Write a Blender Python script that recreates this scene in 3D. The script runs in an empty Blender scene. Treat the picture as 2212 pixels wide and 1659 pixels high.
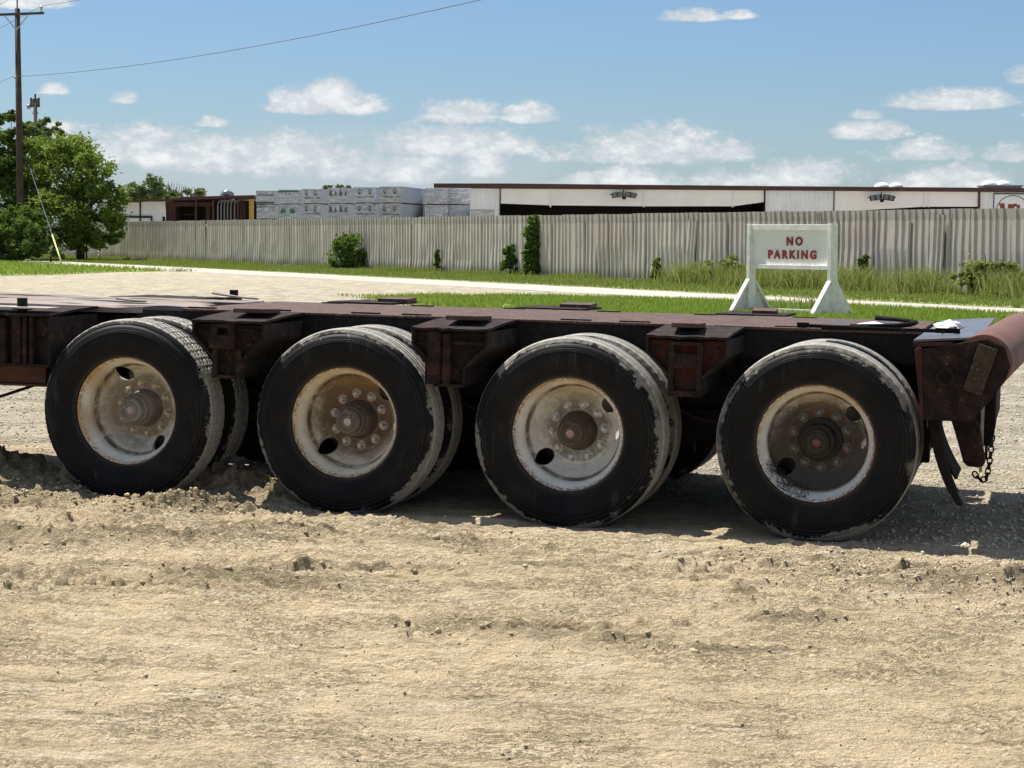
import bpy, math, random
import numpy as np
from mathutils import Vector, Matrix, Euler
R = math.radians
random.seed(7); rng = np.random.default_rng(11)
S = bpy.context.scene
col = S.collection

# ------------------------------------------------------------------ camera
PITCH, ROLL, FPX, PW, PH = R(4.11), R(0.40), 4350.0, 2212.0, 1659.0
EYE = Vector((0, 0, 1.51))
FW = Vector((0, math.cos(PITCH), -math.sin(PITCH)))
RT0 = Vector((1, 0, 0)); UP0 = RT0.cross(FW)
RT = RT0*math.cos(ROLL) + UP0*math.sin(ROLL); UP = UP0*math.cos(ROLL) - RT0*math.sin(ROLL)
cam = bpy.data.cameras.new('camera'); co = bpy.data.objects.new('camera', cam); col.objects.link(co)
cam.sensor_width = 36; cam.lens = 36*FPX/PW; cam.clip_start = .1; cam.clip_end = 6000
m = Matrix((RT, UP, -FW)).transposed().to_4x4(); m.translation = EYE
co.matrix_world = m
S.camera = co
S.render.resolution_x, S.render.resolution_y = 1024, 768

# ------------------------------------------------------------------ sun, sky, exposure
SUN_EL = R(64.0); SUN_H = Vector((-.736, .677, 0)).normalized()
sd = Vector((SUN_H.x*math.cos(SUN_EL), SUN_H.y*math.cos(SUN_EL), math.sin(SUN_EL)))
sl = bpy.data.lights.new('sun', 'SUN'); sl.energy = 5.0; sl.angle = R(.53); sl.color = (1, .955, .88)
so = bpy.data.objects.new('sun', sl); col.objects.link(so)
so.rotation_euler = sd.to_track_quat('Z', 'Y').to_euler(); so.location = (0, 0, 30)
S.view_settings.view_transform = 'Standard'; S.view_settings.look = 'None'
S.view_settings.exposure = 0.72; S.view_settings.gamma = 1; S.view_settings.use_curve_mapping = False

class NT:
    """tiny node helper"""
    def __init__(s, tree): s.t = tree; s.n = tree.nodes; s.l = tree.links
    def node(s, ty, **kw):
        n = s.n.new(ty)
        for k, v in kw.items(): setattr(n, k, v)
        return n
    def put(s, sock, v):
        if isinstance(v, bpy.types.NodeSocket): s.l.new(v, sock)
        elif v is not None: sock.default_value = v
    def math(s, op, a, b=None, c=None, clamp=False):
        n = s.n.new('ShaderNodeMath'); n.operation = op; n.use_clamp = clamp
        s.put(n.inputs[0], a)
        if b is not None: s.put(n.inputs[1], b)
        if c is not None: s.put(n.inputs[2], c)
        return n.outputs[0]
    def ss(s, v, a, b, lo=0., hi=1.):      # smoothstep map
        n = s.n.new('ShaderNodeMapRange'); n.interpolation_type = 'SMOOTHSTEP'
        s.put(n.inputs[0], v); n.inputs[1].default_value = a; n.inputs[2].default_value = b
        n.inputs[3].default_value = lo; n.inputs[4].default_value = hi
        return n.outputs[0]
    def noise(s, vec, scale, detail=4, rough=.55, dist=0., col=False):
        n = s.n.new('ShaderNodeTexNoise'); s.put(n.inputs['Vector'], vec)
        n.inputs['Scale'].default_value = scale; n.inputs['Detail'].default_value = detail
        n.inputs['Roughness'].default_value = rough; n.inputs['Distortion'].default_value = dist
        return n.outputs[1 if col else 0]
    def scale(s, vec, sc, loc=(0, 0, 0), rot=(0, 0, 0)):
        n = s.n.new('ShaderNodeMapping'); s.put(n.inputs[0], vec)
        n.inputs['Scale'].default_value = sc; n.inputs['Location'].default_value = loc; n.inputs['Rotation'].default_value = rot
        return n.outputs[0]
    def mix(s, f, a, b, mode='MIX'):
        n = s.n.new('ShaderNodeMix'); n.data_type = 'RGBA'; n.blend_type = mode
        s.put(n.inputs[0], f)
        for i, v in ((6, a), (7, b)):
            if isinstance(v, (tuple, list)): v = tuple(v)+(1,) if len(v) == 3 else v
            s.put(n.inputs[i], v)
        return n.outputs[2]
    def sep(s, v):
        n = s.n.new('ShaderNodeSeparateXYZ'); s.put(n.inputs[0], v); return n.outputs
    def comb(s, x, y, z):
        n = s.n.new('ShaderNodeCombineXYZ')
        for i, v in enumerate((x, y, z)): s.put(n.inputs[i], v)
        return n.outputs[0]
    def bump(s, h, strength=.3, dist=.01, normal=None):
        n = s.n.new('ShaderNodeBump'); s.put(n.inputs['Height'], h)
        n.inputs['Strength'].default_value = strength; n.inputs['Distance'].default_value = dist
        if normal is not None: s.put(n.inputs['Normal'], normal)
        return n.outputs[0]

W = bpy.data.worlds.new('World'); S.world = W; W.use_nodes = True
w = NT(W.node_tree); w.n.clear()
sky = w.node('ShaderNodeTexSky', sky_type='NISHITA'); sky.sun_disc = False
sky.sun_elevation = SUN_EL; sky.sun_rotation = math.atan2(SUN_H.x, SUN_H.y)
sky.altitude = 50; sky.air_density = 1.0; sky.dust_density = .6; sky.ozone_density = 3.0
tc = w.node('ShaderNodeTexCoord').outputs['Generated']
X, Y, Z = w.sep(tc)
az = w.math('ARCTAN2', X, Y); el = w.math('ARCSINE', Z)
ae = w.comb(az, el, 0.)
warp = w.noise(w.scale(ae, (1, 1.5, 1)), 45, 4, .6)
wv = w.node('ShaderNodeVectorMath', operation='MULTIPLY_ADD'); w.put(wv.inputs[0], w.noise(w.scale(ae, (1, 1.5, 1)), 60, 5, .6, col=True)); wv.inputs[1].default_value = (.016, .010, 0); w.put(wv.inputs[2], ae)
n1 = w.noise(w.scale(wv.outputs[0], (1, 1.9, 1), (3.1, 1.7, 0)), 40, 10, .66)
n2 = w.noise(w.scale(ae, (1, 1.9, 1), (7.7, 2.2, 0)), 130, 8, .7)
nn = w.math('ADD', w.math('MULTIPLY', w.math('SUBTRACT', n1, .5), 3.6), w.math('MULTIPLY', w.math('SUBTRACT', n2, .5), 1.3))
CL = [ # px centre, px base, half width, height up, weight  (pixels of the 2212 wide picture -> angles)
 (700, 238, 125, 52, 1.0), (720, 205, 60, 38, .9), (990, 262, 95, 42, .95), (1140, 262, 70, 32, .9), (985, 322, 180, 60, .9),
 (465, 276, 40, 18, .7), (278, 228, 32, 20, .6), (135, 212, 30, 16, .5), (1480, 52, 80, 22, .75), (1580, 50, 40, 14, .6),
 (60, 30, 120, 40, .9), (2030, 238, 150, 36, .95), (2190, 190, 50, 28, .8), (1860, 300, 85, 36, .85), (1855, 262, 40, 18, .7),
 (1390, 340, 230, 62, .75), (1560, 340, 75, 34, .9), (330, 345, 140, 72, .85), (470, 360, 150, 60, .8), (610, 350, 170, 58, .9), (800, 378, 230, 60, .6), (880, 330, 90, 40, .7),
 (1040, 372, 70, 44, .8), (1250, 402, 70, 30, .7), (1350, 398, 110, 40, .7), (1560, 398, 80, 30, .7), (1720, 392, 130, 42, .75),
 (2030, 402, 130, 44, .85), (1970, 345, 110, 34, .65), (2150, 350, 60, 30, .8), (1650, 395, 60, 30, .7), (2212, 264, 40, 20, .6), (150, 300, 90, 34, .6)]
b = None
for (px, py, hw, hu, wt) in CL:
    a0 = (px-1106)/FPX; e0 = (519+.007*(px-1106)-py)/FPX
    hu *= 1.08; hw *= 1.0
    dx = w.math('MULTIPLY', w.math('SUBTRACT', az, a0), FPX/hw)
    dy0 = w.math('SUBTRACT', el, e0)
    dy = w.math('MAXIMUM', w.math('MULTIPLY', dy0, FPX/hu), w.math('MULTIPLY', dy0, -FPX/(hu*.32)))
    r2 = w.math('ADD', w.math('MULTIPLY', dx, dx), w.math('MULTIPLY', dy, dy))
    v = w.math('MULTIPLY', w.math('SUBTRACT', 1.0, r2), wt)
    b = v if b is None else w.math('MAXIMUM', b, v)
b = w.math('MAXIMUM', b, -1.2)
# the rest of the sky: scattered fair weather cumulus
g1 = w.noise(w.scale(ae, (1, 2.2, 1), (1.3, 9.1, 0)), 9, 3, .5)
side = w.ss(w.math('MULTIPLY', w.math('ABSOLUTE', az), 1.), .27, .34)
up_ = w.ss(el, .125, .2)
outm = w.math('MAXIMUM', side, up_)
g = w.math('SUBTRACT', w.math('MULTIPLY', w.math('SUBTRACT', g1, .52), 9.), 0.)
b = w.math('MAXIMUM', b, w.math('ADD', g, w.math('MULTIPLY', w.math('SUBTRACT', outm, 1.), 12.)))
dens = w.ss(w.math('ADD', w.math('MULTIPLY', b, 1.45), w.math('MULTIPLY', nn, 1.15)), -.30, .85)
# thin white veil low on the left and haze at the horizon
vx = w.math('MULTIPLY', w.math('SUBTRACT', az, (700-1106)/FPX), FPX/650); vy = w.math('MULTIPLY', w.math('SUBTRACT', el, 130/FPX), FPX/130)
veil = w.ss(w.math('ADD', w.math('SUBTRACT', 1., w.math('ADD', w.math('MULTIPLY', vx, vx), w.math('MULTIPLY', vy, vy))), w.math('MULTIPLY', nn, .35)), .0, .9, 0, .55)
hz = w.ss(el, 0., .075, .38, 0.)
cc = w.mix(w.ss(w.math('ADD', w.math('MULTIPLY', b, .7), w.math('MULTIPLY', nn, 1.3)), .0, 1.5), (4.4, 4.8, 5.1), (6.9, 6.95, 6.9))
skc = w.mix(1.0, sky.outputs[0], (.53, .635, .765), 'MULTIPLY')
c = w.mix(hz, skc, (3.2, 4.1, 4.6))
c = w.mix(veil, c, (3.9, 4.5, 4.9))
c = w.mix(w.math('MULTIPLY', dens, .93), c, cc)
bg = w.node('ShaderNodeBackground'); w.put(bg.inputs[0], c); bg.inputs[1].default_value = .085
w.l.new(bg.outputs[0], w.node('ShaderNodeOutputWorld').inputs[0])

# ------------------------------------------------------------------ helpers
def ray(x, y): return FW + RT*((x-PW/2)/FPX) - UP*((y-PH/2)/FPX)
def at(x, y, Yd):                        # point of the place seen at pixel (x,y) (2212 wide picture) at distance Yd
    d = ray(x, y); return EYE + d*(Yd/d.y)
def gnd(x, y, z=0.):
    d = ray(x, y); return EYE + d*((z-EYE.z)/d.z)
def tag(o, label=None, cat=None, group=None, kind=None):
    if label: o['label'] = label
    if cat: o['category'] = cat
    if group: o['group'] = group
    if kind: o['kind'] = kind
    return o
def empty(name, loc=(0, 0, 0), rot=(0, 0, 0)):
    o = bpy.data.objects.new(name, None); o.empty_display_size = .2; col.objects.link(o)
    o.location = loc; o.rotation_euler = rot; return o
class MB:
    def __init__(s): s.v = []; s.f = []
    def add(s, vs, fs):
        k = len(s.v); s.v += [tuple(p) for p in vs]; s.f += [tuple(i+k for i in f) for f in fs]; return s
    def box(s, a, b, M=None):
        (x0, y0, z0), (x1, y1, z1) = a, b
        vs = [Vector(p) for p in ((x0,y0,z0),(x1,y0,z0),(x1,y1,z0),(x0,y1,z0),(x0,y0,z1),(x1,y0,z1),(x1,y1,z1),(x0,y1,z1))]
        if M is not None: vs = [M @ p for p in vs]
        return s.add(vs, [(0,3,2,1),(4,5,6,7),(0,1,5,4),(1,2,6,5),(2,3,7,6),(3,0,4,7)])
    def prism(s, poly, y0, y1, M=None):      # polygon in x,z extruded along y (counter-clockwise seen from -y)
        n = len(poly)
        vs = [Vector((x, y0, z)) for x, z in poly] + [Vector((x, y1, z)) for x, z in poly]
        if M is not None: vs = [M @ p for p in vs]
        fs = [tuple(range(n)), tuple(range(2*n-1, n-1, -1))] + [(i, i+n, (i+1) % n+n, (i+1) % n) for i in range(n)]
        return s.add(vs, fs)
    def tube(s, pts, r, n=8, cap=True):
        pts = [Vector(p) for p in pts]; rs = r if isinstance(r, (list, tuple)) else [r]*len(pts)
        k = len(s.v); vs = []; fs = []; up = None
        for i, p in enumerate(pts):
            d = (pts[min(i+1, len(pts)-1)]-pts[max(i-1, 0)]).normalized()
            if up is None: up = Vector((0, 0, 1)) if abs(d.z) < .9 else Vector((1, 0, 0))
            a = d.cross(up).normalized(); up = a.cross(d)
            for j in range(n):
                t = 2*math.pi*j/n; vs.append(p+(a*math.cos(t)+up*math.sin(t))*rs[i])
        for i in range(len(pts)-1):
            for j in range(n): fs.append((i*n+j, (i+1)*n+j, (i+1)*n+(j+1) % n, i*n+(j+1) % n))
        if cap: fs.append(tuple(range(n))); fs.append(tuple(range(len(pts)*n-1, (len(pts)-1)*n-1, -1)))
        return s.add(vs, fs)
    def lathe(s, prof, n=64, close=False, M=None):   # prof: (radius, y) about the y axis
        vs = []; fs = []; k = len(prof)
        for j in range(n):
            t = 2*math.pi*j/n
            for r, y in prof: vs.append(Vector((r*math.cos(t), y, r*math.sin(t))))
        if M is not None: vs = [M @ p for p in vs]
        for j in range(n):
            a = j*k; c = ((j+1) % n)*k
            for i in range(k if close else k-1):
                i2 = (i+1) % k; fs.append((a+i, a+i2, c+i2, c+i))
        return s.add(vs, fs)
    def mesh(s, name, mat=None, smooth=False, angle=None):
        me = bpy.data.meshes.new(name); me.from_pydata(s.v, [], s.f); me.update()
        if mat: me.materials.append(mat)
        if smooth:
            me.polygons.foreach_set('use_smooth', [True]*len(me.polygons))
            if angle: me.set_sharp_from_angle(angle=R(angle))
        return me
    def build(s, name, mat, parent=None, smooth=False, angle=None, bevel=0, loc=None, rot=None):
        o = bpy.data.objects.new(name, s.mesh(name, mat, smooth, angle)); col.objects.link(o)
        if parent: o.parent = parent
        if loc is not None: o.location = loc
        if rot is not None: o.rotation_euler = rot
        if bevel:
            b = o.modifiers.new('bevel', 'BEVEL'); b.width = bevel; b.segments = 2; b.limit_method = 'ANGLE'
        return o
def inst(name, me, parent=None, loc=(0, 0, 0), rot=(0, 0, 0), sc=None):
    o = bpy.data.objects.new(name, me); col.objects.link(o); o.parent = parent
    o.location = loc; o.rotation_euler = rot
    if sc is not None: o.scale = sc
    return o
def npmesh(name, V, Fc, mat, smooth=False):
    """numpy verts (n,3) and faces (m,k)"""
    me = bpy.data.meshes.new(name); V = np.asarray(V, np.float32); Fc = np.asarray(Fc, np.int32); k = Fc.shape[1]
    me.vertices.add(len(V)); me.vertices.foreach_set('co', V.ravel())
    me.loops.add(Fc.size); me.loops.foreach_set('vertex_index', Fc.ravel())
    me.polygons.add(len(Fc)); me.polygons.foreach_set('loop_start', np.arange(0, Fc.size, k, dtype=np.int32))
    me.polygons.foreach_set('loop_total', np.full(len(Fc), k, np.int32))
    if smooth: me.polygons.foreach_set('use_smooth', np.ones(len(Fc), bool))
    me.update(calc_edges=True); me.validate(); me.materials.append(mat); return me

# value noise on arbitrary points
def hash2(ix, iy, seed):
    h = (ix.astype(np.int64)*374761393 + iy.astype(np.int64)*668265263 + seed*974634777) & 0xffffffff
    h = ((h ^ (h >> 13))*1274126177) & 0xffffffff
    return ((h ^ (h >> 16)) & 0xffff)/65535.
def vnoise(x, y, seed=0):
    ix = np.floor(x); iy = np.floor(y); fx = x-ix; fy = y-iy
    fx = fx*fx*(3-2*fx); fy = fy*fy*(3-2*fy)
    a = hash2(ix, iy, seed); b = hash2(ix+1, iy, seed); c = hash2(ix, iy+1, seed); d = hash2(ix+1, iy+1, seed)
    return (a+(b-a)*fx)*(1-fy)+(c+(d-c)*fx)*fy
def fbm(x, y, oct=4, seed=0, gain=.5):
    s = 0; a = 1; t = 0
    for i in range(oct):
        s = s+a*vnoise(x*2**i, y*2**i, seed+i*17); t += a; a *= gain
    return s/t

# ------------------------------------------------------------------ materials
def mat(name):
    M = bpy.data.materials.new(name); M.use_nodes = True; t = NT(M.node_tree)
    return M, t, t.n['Principled BSDF']
def pset(t, p, base=None, rough=None, metal=None, normal=None, spec=None):
    if base is not None:
        if isinstance(base, tuple) and len(base) == 3: base = base+(1,)
        t.put(p.inputs['Base Color'], base)
    if rough is not None: t.put(p.inputs['Roughness'], rough)
    if metal is not None: t.put(p.inputs['Metallic'], metal)
    if normal is not None: t.put(p.inputs['Normal'], normal)
    if spec is not None: t.put(p.inputs['Specular IOR Level'], spec)
def objc(t): return t.node('ShaderNodeTexCoord').outputs['Object']
def wpos(t): return t.node('ShaderNodeNewGeometry').outputs['Position']
def simple(name, c1, c2=None, rough=.6, sc=6, bump=0, metal=0, bd=.003, spec=None):
    M, t, p = mat(name); o = objc(t)
    n = t.noise(o, sc, 6, .6)
    c = t.mix(t.ss(n, .35, .65), c1, c2 if c2 else tuple(v*.75 for v in c1))
    pset(t, p, c, rough, metal, t.bump(t.noise(o, sc*8, 4), bump, bd) if bump else None, spec)
    return M

def ground_mat():
    M, t, p = mat('ground_dirt'); g = wpos(t); x, y, z = t.sep(g)
    damp = t.node('ShaderNodeAttribute', attribute_name='damp').outputs['Fac']
    gm = t.scale(g, (1, 2.2, 1))
    big = t.noise(gm, .55, 5, .6)
    mid = t.noise(t.scale(g, (1, 3., 1)), 2.2, 6, .62)
    fine = t.noise(g, 55, 5, .7)
    stre = t.noise(t.scale(g, (.6, 9, 1), rot=(0, 0, .05)), 2.4, 7, .68)
    dirt = t.mix(t.ss(big, .35, .65), (.80, .64, .42), (.72, .575, .375))
    dirt = t.mix(t.ss(mid, .5, .72), dirt, (.86, .74, .54))
    dirt = t.mix(t.math('MULTIPLY', t.ss(t.noise(t.scale(g, (.45, 7, 1), (3, 1, 0), (0, 0, -.06)), 2.0, 6, .7), .5, .62), .55), dirt, (.50, .40, .25))
    dirt = t.mix(t.ss(stre, .50, .66), dirt, (.44, .355, .215))
    grav = t.mix(t.ss(t.noise(g, 1.3, 5), .35, .65), (.68, .61, .46), (.61, .535, .385))
    vo = t.node('ShaderNodeTexVoronoi'); t.put(vo.inputs['Vector'], g); vo.inputs['Scale'].default_value = 34
    vc = t.sep(vo.outputs['Color'])[0]
    vo2 = t.node('ShaderNodeTexVoronoi'); t.put(vo2.inputs['Vector'], t.scale(g, (1, .5, 1))); vo2.inputs['Scale'].default_value = 9
    vc2 = t.sep(vo2.outputs['Color'])[0]
    grav = t.mix(t.math('MULTIPLY', vc, .6), grav, (.34, .30, .235))
    grav = t.mix(t.math('MULTIPLY', t.ss(vc2, .3, 1.), .5), grav, (.70, .64, .53))
    yy = t.math('ADD', t.math('ADD', y, t.math('MULTIPLY', x, .5)), t.math('MULTIPLY', t.math('SUBTRACT', big, .5), 6.))
    gr = t.ss(yy, 10.6, 14.)
    c = t.mix(gr, dirt, grav)
    gm2 = t.noise(t.scale(g, (1, .45, 1)), 2.6, 7, .75)
    c = t.mix(t.math('MULTIPLY', gr, t.ss(gm2, .52, .66, 0., .45)), c, (.36, .30, .20))
    patch = t.ss(t.noise(t.scale(g, (.35, 1., 1)), .22, 4), .5, .66)
    c = t.mix(t.math('MULTIPLY', patch, .45), c, (.70, .57, .34))
    cr = t.math('ABSOLUTE', t.math('SUBTRACT', t.noise(t.scale(g, (1, 2.4, 1)), 13, 6, .7, .8), .5))
    crm = t.math('MULTIPLY', t.ss(cr, .0, .030, 1., 0.), t.ss(t.noise(g, 1.6, 4, .6), .42, .6))
    c = t.mix(t.math('MULTIPLY', crm, .7), c, (.27, .21, .13))
    pst = t.ss(t.noise(g, 120, 3, .6), .28, .42)
    c = t.mix(t.math('MULTIPLY', t.math('SUBTRACT', 1., pst), .55), c, (.22, .18, .12))
    c = t.mix(t.math('MULTIPLY', damp, .75), c, (.235, .19, .115))
    h = t.math('ADD', t.math('MULTIPLY', fine, 1.7), t.math('MULTIPLY', t.noise(t.scale(g, (1, 2, 1)), 16, 6, .72), 1.9))
    h = t.math('ADD', h, t.math('MULTIPLY', t.math('SUBTRACT', 1., vo.outputs['Distance']), t.math('MULTIPLY', gr, 1.3)))
    h = t.math('ADD', h, t.math('MULTIPLY', stre, 1.1))
    pset(t, p, c, .95, None, t.bump(t.math('SUBTRACT', h, t.math('MULTIPLY', crm, .5)), 1., .024), .1)
    return M
M_GROUND = ground_mat()

def rust_steel(name, c1, c2, c3, sc=5, rough=.62, wet=0., plate=False):
    M, t, p = mat(name); o = objc(t)
    n = t.noise(o, sc, 8, .68, .3); n2 = t.noise(o, sc*5, 6, .65)
    c = t.mix(t.ss(n, .38, .62), c1, c2)
    c = t.mix(t.ss(t.math('ADD', t.math('MULTIPLY', n, .5), t.math('MULTIPLY', n2, .5)), .545, .61), c, c3)
    rr = t.ss(n2, .3, .7, rough-.12, rough+.15)
    h = t.math('ADD', t.math('MULTIPLY', n2, .7), t.math('MULTIPLY', n, .6))
    d = .004
    if wet:
        wn = t.ss(t.noise(t.scale(o, (1.1, .9, 1)), 1.6, 9, .7), .56, .60)
        rr = t.math('SUBTRACT', rr, t.math('MULTIPLY', wn, wet))
        c = t.mix(t.math('MULTIPLY', wn, .8), c, (.035, .034, .038))
    if plate:
        ox, oy, oz = t.sep(o)
        a = t.math('MULTIPLY', t.math('ADD', ox, oy), 95.); b_ = t.math('MULTIPLY', t.math('SUBTRACT', ox, oy), 95.)
        pl = t.ss(t.math('MULTIPLY', t.math('SINE', a), t.math('SINE', b_)), .35, .8)
        h = t.math('ADD', h, t.math('MULTIPLY', pl, 1.6)); c = t.mix(t.math('MULTIPLY', pl, .3), c, (.24, .15, .125))
    pset(t, p, c, rr, .05, t.bump(h, .9, d*1.5), .3)
    return M
M_DECK = rust_steel('rusty_deck_plate', (.112, .064, .050), (.060, .037, .030), (.22, .145, .11), 6, .74, .58, True)
M_ARM = rust_steel('grimy_brown_steel', (.010, .0068, .0052), (.024, .0145, .0105), (.085, .042, .025), 13, .9)
M_RED = rust_steel('faded_red_paint_steel', (.060, .011, .008), (.016, .010, .007), (.075, .036, .02), 10, .75)
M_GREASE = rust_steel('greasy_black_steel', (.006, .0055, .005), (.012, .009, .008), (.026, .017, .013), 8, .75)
M_ROLL = rust_steel('brown_rust_roller', (.155, .075, .060), (.125, .062, .050), (.19, .10, .08), 2.2, .7)
M_PAD = rust_steel('rust_pad_plate', (.11, .058, .046), (.07, .04, .032), (.15, .085, .065), 6, .7)
M_BLUE = rust_steel('sky_tinted_steel', (.12, .13, .15), (.09, .09, .10), (.13, .085, .07), 5, .3)  # blue-grey base paints in the sky's reflection on the slick steel
M_BLACK = simple('black_rubber_plain', (.006, .006, .006), (.011, .010, .010), .85, 8, .2, spec=.15)

def plank_mat():
    M, t, p = mat('weathered_plank'); o = objc(t)
    rnd = t.node('ShaderNodeObjectInfo').outputs['Random']
    n = t.noise(t.scale(o, (1, 14, 14)), 2.2, 8, .7); n2 = t.noise(o, 2.3, 4)
    c = t.mix(t.ss(n, .35, .65), (.12, .085, .068), (.26, .225, .195))
    c = t.mix(t.ss(n2, .5, .7), c, (.135, .068, .05))
    c = t.mix(t.math('MULTIPLY', rnd, .5), c, (.36, .32, .29))
    pset(t, p, c, .85, None, t.bump(n, .8, .01)); return M
M_PLANK = plank_mat()

def tyre_mat(seed, mudamt):
    M, t, p = mat('tyre_rubber'); o = objc(t); x, y, z = t.sep(o)
    r = t.math('SQRT', t.math('ADD', t.math('MULTIPLY', x, x), t.math('MULTIPLY', z, z)))
    os_ = t.scale(o, (1, 1, 1), (seed*3.7, seed, 0))
    n = t.noise(os_, 24, 9, .74, 1.0); nb = t.noise(os_, 5.5, 4, .6)
    # mud that dried on the tread and in flakes on the shoulder
    v = t.math('ADD', r, t.math('MULTIPLY', t.math('SUBTRACT', n, .5), .12))
    v = t.math('ADD', v, t.math('MULTIPLY', t.math('SUBTRACT', nb, .5), .11))
    flk = t.math('MULTIPLY', t.ss(v, .490-mudamt, .4935-mudamt), t.ss(t.math('ADD', t.noise(os_, 2.6, 3, .5), t.math('MULTIPLY', n, .3)), .56, .66))
    tr = t.ss(r, .5000, .5022)
    tr = t.math('MULTIPLY', tr, t.ss(y, .028, .04))
    dust = t.ss(t.noise(os_, 5, 5, .6), .4, .75, 0., .4)
    base = t.mix(dust, (.005, .005, .0052), (.026, .024, .021))
    base = t.mix(t.ss(r, .30, .33, .35, 0.), base, (.05, .045, .04))
    for ra, wd in ((.4375, .003), (.4565, .0035), (.4765, .003)):
        base = t.mix(t.math('MULTIPLY', t.ss(t.math('ABSOLUTE', t.math('SUBTRACT', r, ra)), .0, wd, .75, 0.), t.ss(nb, .3, .6, .3, 1.)), base, (.035, .036, .038))
    mud = t.mix(t.noise(os_, 30, 4), (.19, .175, .15), (.33, .31, .27))
    c = t.mix(t.math('MULTIPLY', flk, .8), base, mud)
    sw = t.math('MULTIPLY', t.ss(t.noise(t.scale(o, (9, 1, 2.2), (seed*2., 0, seed)), 1.3, 6, .7), .56, .68), t.ss(r, .3, .42))
    c = t.mix(t.math('MULTIPLY', sw, .3), c, (.11, .095, .075))
    c = t.mix(t.math('MULTIPLY', tr, .9), c, t.mix(t.ss(n, .35, .7), (.47, .45, .41), (.25, .232, .20)))
    groove = t.math('MULTIPLY', t.ss(r, .4965, .4995, 1., 0.), t.ss(y, .05, .06)); 
    groove = t.math('MULTIPLY', groove, t.math('MULTIPLY', t.ss(y, .225, .235, 1., 0.), t.ss(r, .48, .485)))
    c = t.mix(groove, c, (.035, .032, .028))
    rr = t.mix(t.math('MAXIMUM', flk, tr), (.6, .6, .6), (.95, .95, .95))
    ring = t.math('SINE', t.math('MULTIPLY', r, 420.))
    h = t.math('ADD', t.math('MULTIPLY', ring, t.ss(r, .435, .445, 0, .25)), t.math('MULTIPLY', flk, .8))
    h = t.math('ADD', h, t.math('MULTIPLY', n, .4))
    pset(t, p, c, rr, None, t.bump(h, .5, .003), .16)
    return M

def rim_mat(seed, base, grime, rust, gr, oil=False, edge=.5):
    """base paint, grime colour over the disc inside radius gr, rust colour"""
    M, t, p = mat('wheel_paint'); o = objc(t); x, y, z = t.sep(o)
    r = t.math('SQRT', t.math('ADD', t.math('MULTIPLY', x, x), t.math('MULTIPLY', z, z)))
    os_ = t.scale(o, (1, 1, 1), (seed*5.3, seed*2.1, 0))
    n = t.noise(os_, 11, 9, .74, .8); n2 = t.noise(os_, 55, 6, .75); n3 = t.noise(os_, 4, 4, .6)
    c = t.mix(t.ss(n, .35, .7), base, tuple(v*.82 for v in base))
    disc = t.ss(y, .150, .164)
    gv = t.math('ADD', t.math('SUBTRACT', gr, r), t.math('MULTIPLY', t.math('SUBTRACT', n, .5), .22))
    if oil: gv = t.math('ADD', gv, t.math('MULTIPLY', z, -.28))
    else: gv = t.math('ADD', gv, t.math('MULTIPLY', z, .16))
    gf = t.math('MULTIPLY', t.ss(gv, -.03, .09), disc)
    c = t.mix(t.math('MULTIPLY', gf, .88), c, t.mix(n2, grime, tuple(v*.6 for v in grime)))
    br = t.math('MULTIPLY', t.ss(r, .112, .124), t.ss(r, .160, .172, 1., 0.))
    br = t.math('MULTIPLY', t.math('MULTIPLY', br, t.ss(y, .25, .27)), t.ss(n, .3, .6, .25, .75))
    c = t.mix(br, c, tuple(v*.55+a*.25 for v, a in zip(grime, rust)))
    # rust round the lip, heaviest at the top
    ev = t.math('ADD', t.math('MULTIPLY', t.math('SUBTRACT', n2, .5), .10), t.math('ADD', r, t.math('MULTIPLY', t.math('SUBTRACT', n3, .5), .03)))
    ef = t.math('MULTIPLY', t.ss(ev, .296-edge*.014, .301-edge*.008), t.ss(y, .05, .08, 1., 0.))
    c = t.mix(t.math('MULTIPLY', ef, .85), c, rust)
    ch = t.ss(t.math('ADD', t.math('MULTIPLY', n, .6), t.math('MULTIPLY', n2, .4)), .62, .66)
    c = t.mix(t.math('MULTIPLY', ch, .8), c, (.10, .085, .075) if not oil else (.09, .05, .03))
    tp = t.math('MULTIPLY', t.ss(z, .10, .30), t.ss(n3, .35, .6)); c = t.mix(t.math('MULTIPLY', tp, .75*edge), c, (.50, .31, .11))
    # darker brown line where barrel meets disc
    gl = t.math('MULTIPLY', t.ss(y, .150, .158), t.ss(y, .165, .20, 1., 0.)); c = t.mix(t.math('MULTIPLY', gl, t.ss(n, .3, .6, .35, .95)), c, (.10, .065, .035))
    pset(t, p, c, t.ss(n, .3, .7, .6, .85), None, t.bump(n2, .25, .002), .25)
    return M

def fence_mat():
    M, t, p = mat('weathered_sheet_metal'); g = wpos(t); o = objc(t)
    rnd = t.node('ShaderNodeObjectInfo').outputs['Random']; z = t.sep(g)[2]
    n = t.noise(t.scale(g, (3, 3, .35)), 2.2, 7, .65); n2 = t.noise(g, .35, 3)
    c = t.mix(t.ss(n, .3, .7), (.52, .475, .435), (.38, .345, .31))
    c = t.mix(t.math('MULTIPLY', rnd, .35), c, (.60, .56, .51))
    c = t.mix(t.math('MULTIPLY', t.ss(n2, .5, .68), .35), c, (.46, .36, .32))
    stain = t.math('ADD', z, t.math('MULTIPLY', t.math('SUBTRACT', n, .5), .25))
    c = t.mix(t.ss(stain, 2.14, 2.17, 0, .5), c, (.24, .225, .20))
    c = t.mix(t.ss(stain, .12, .55, .6, 0.), c, (.14, .125, .09))
    pset(t, p, c, .78, .1, t.bump(n, .2, .01)); return M
M_FENCE = fence_mat()

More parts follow.
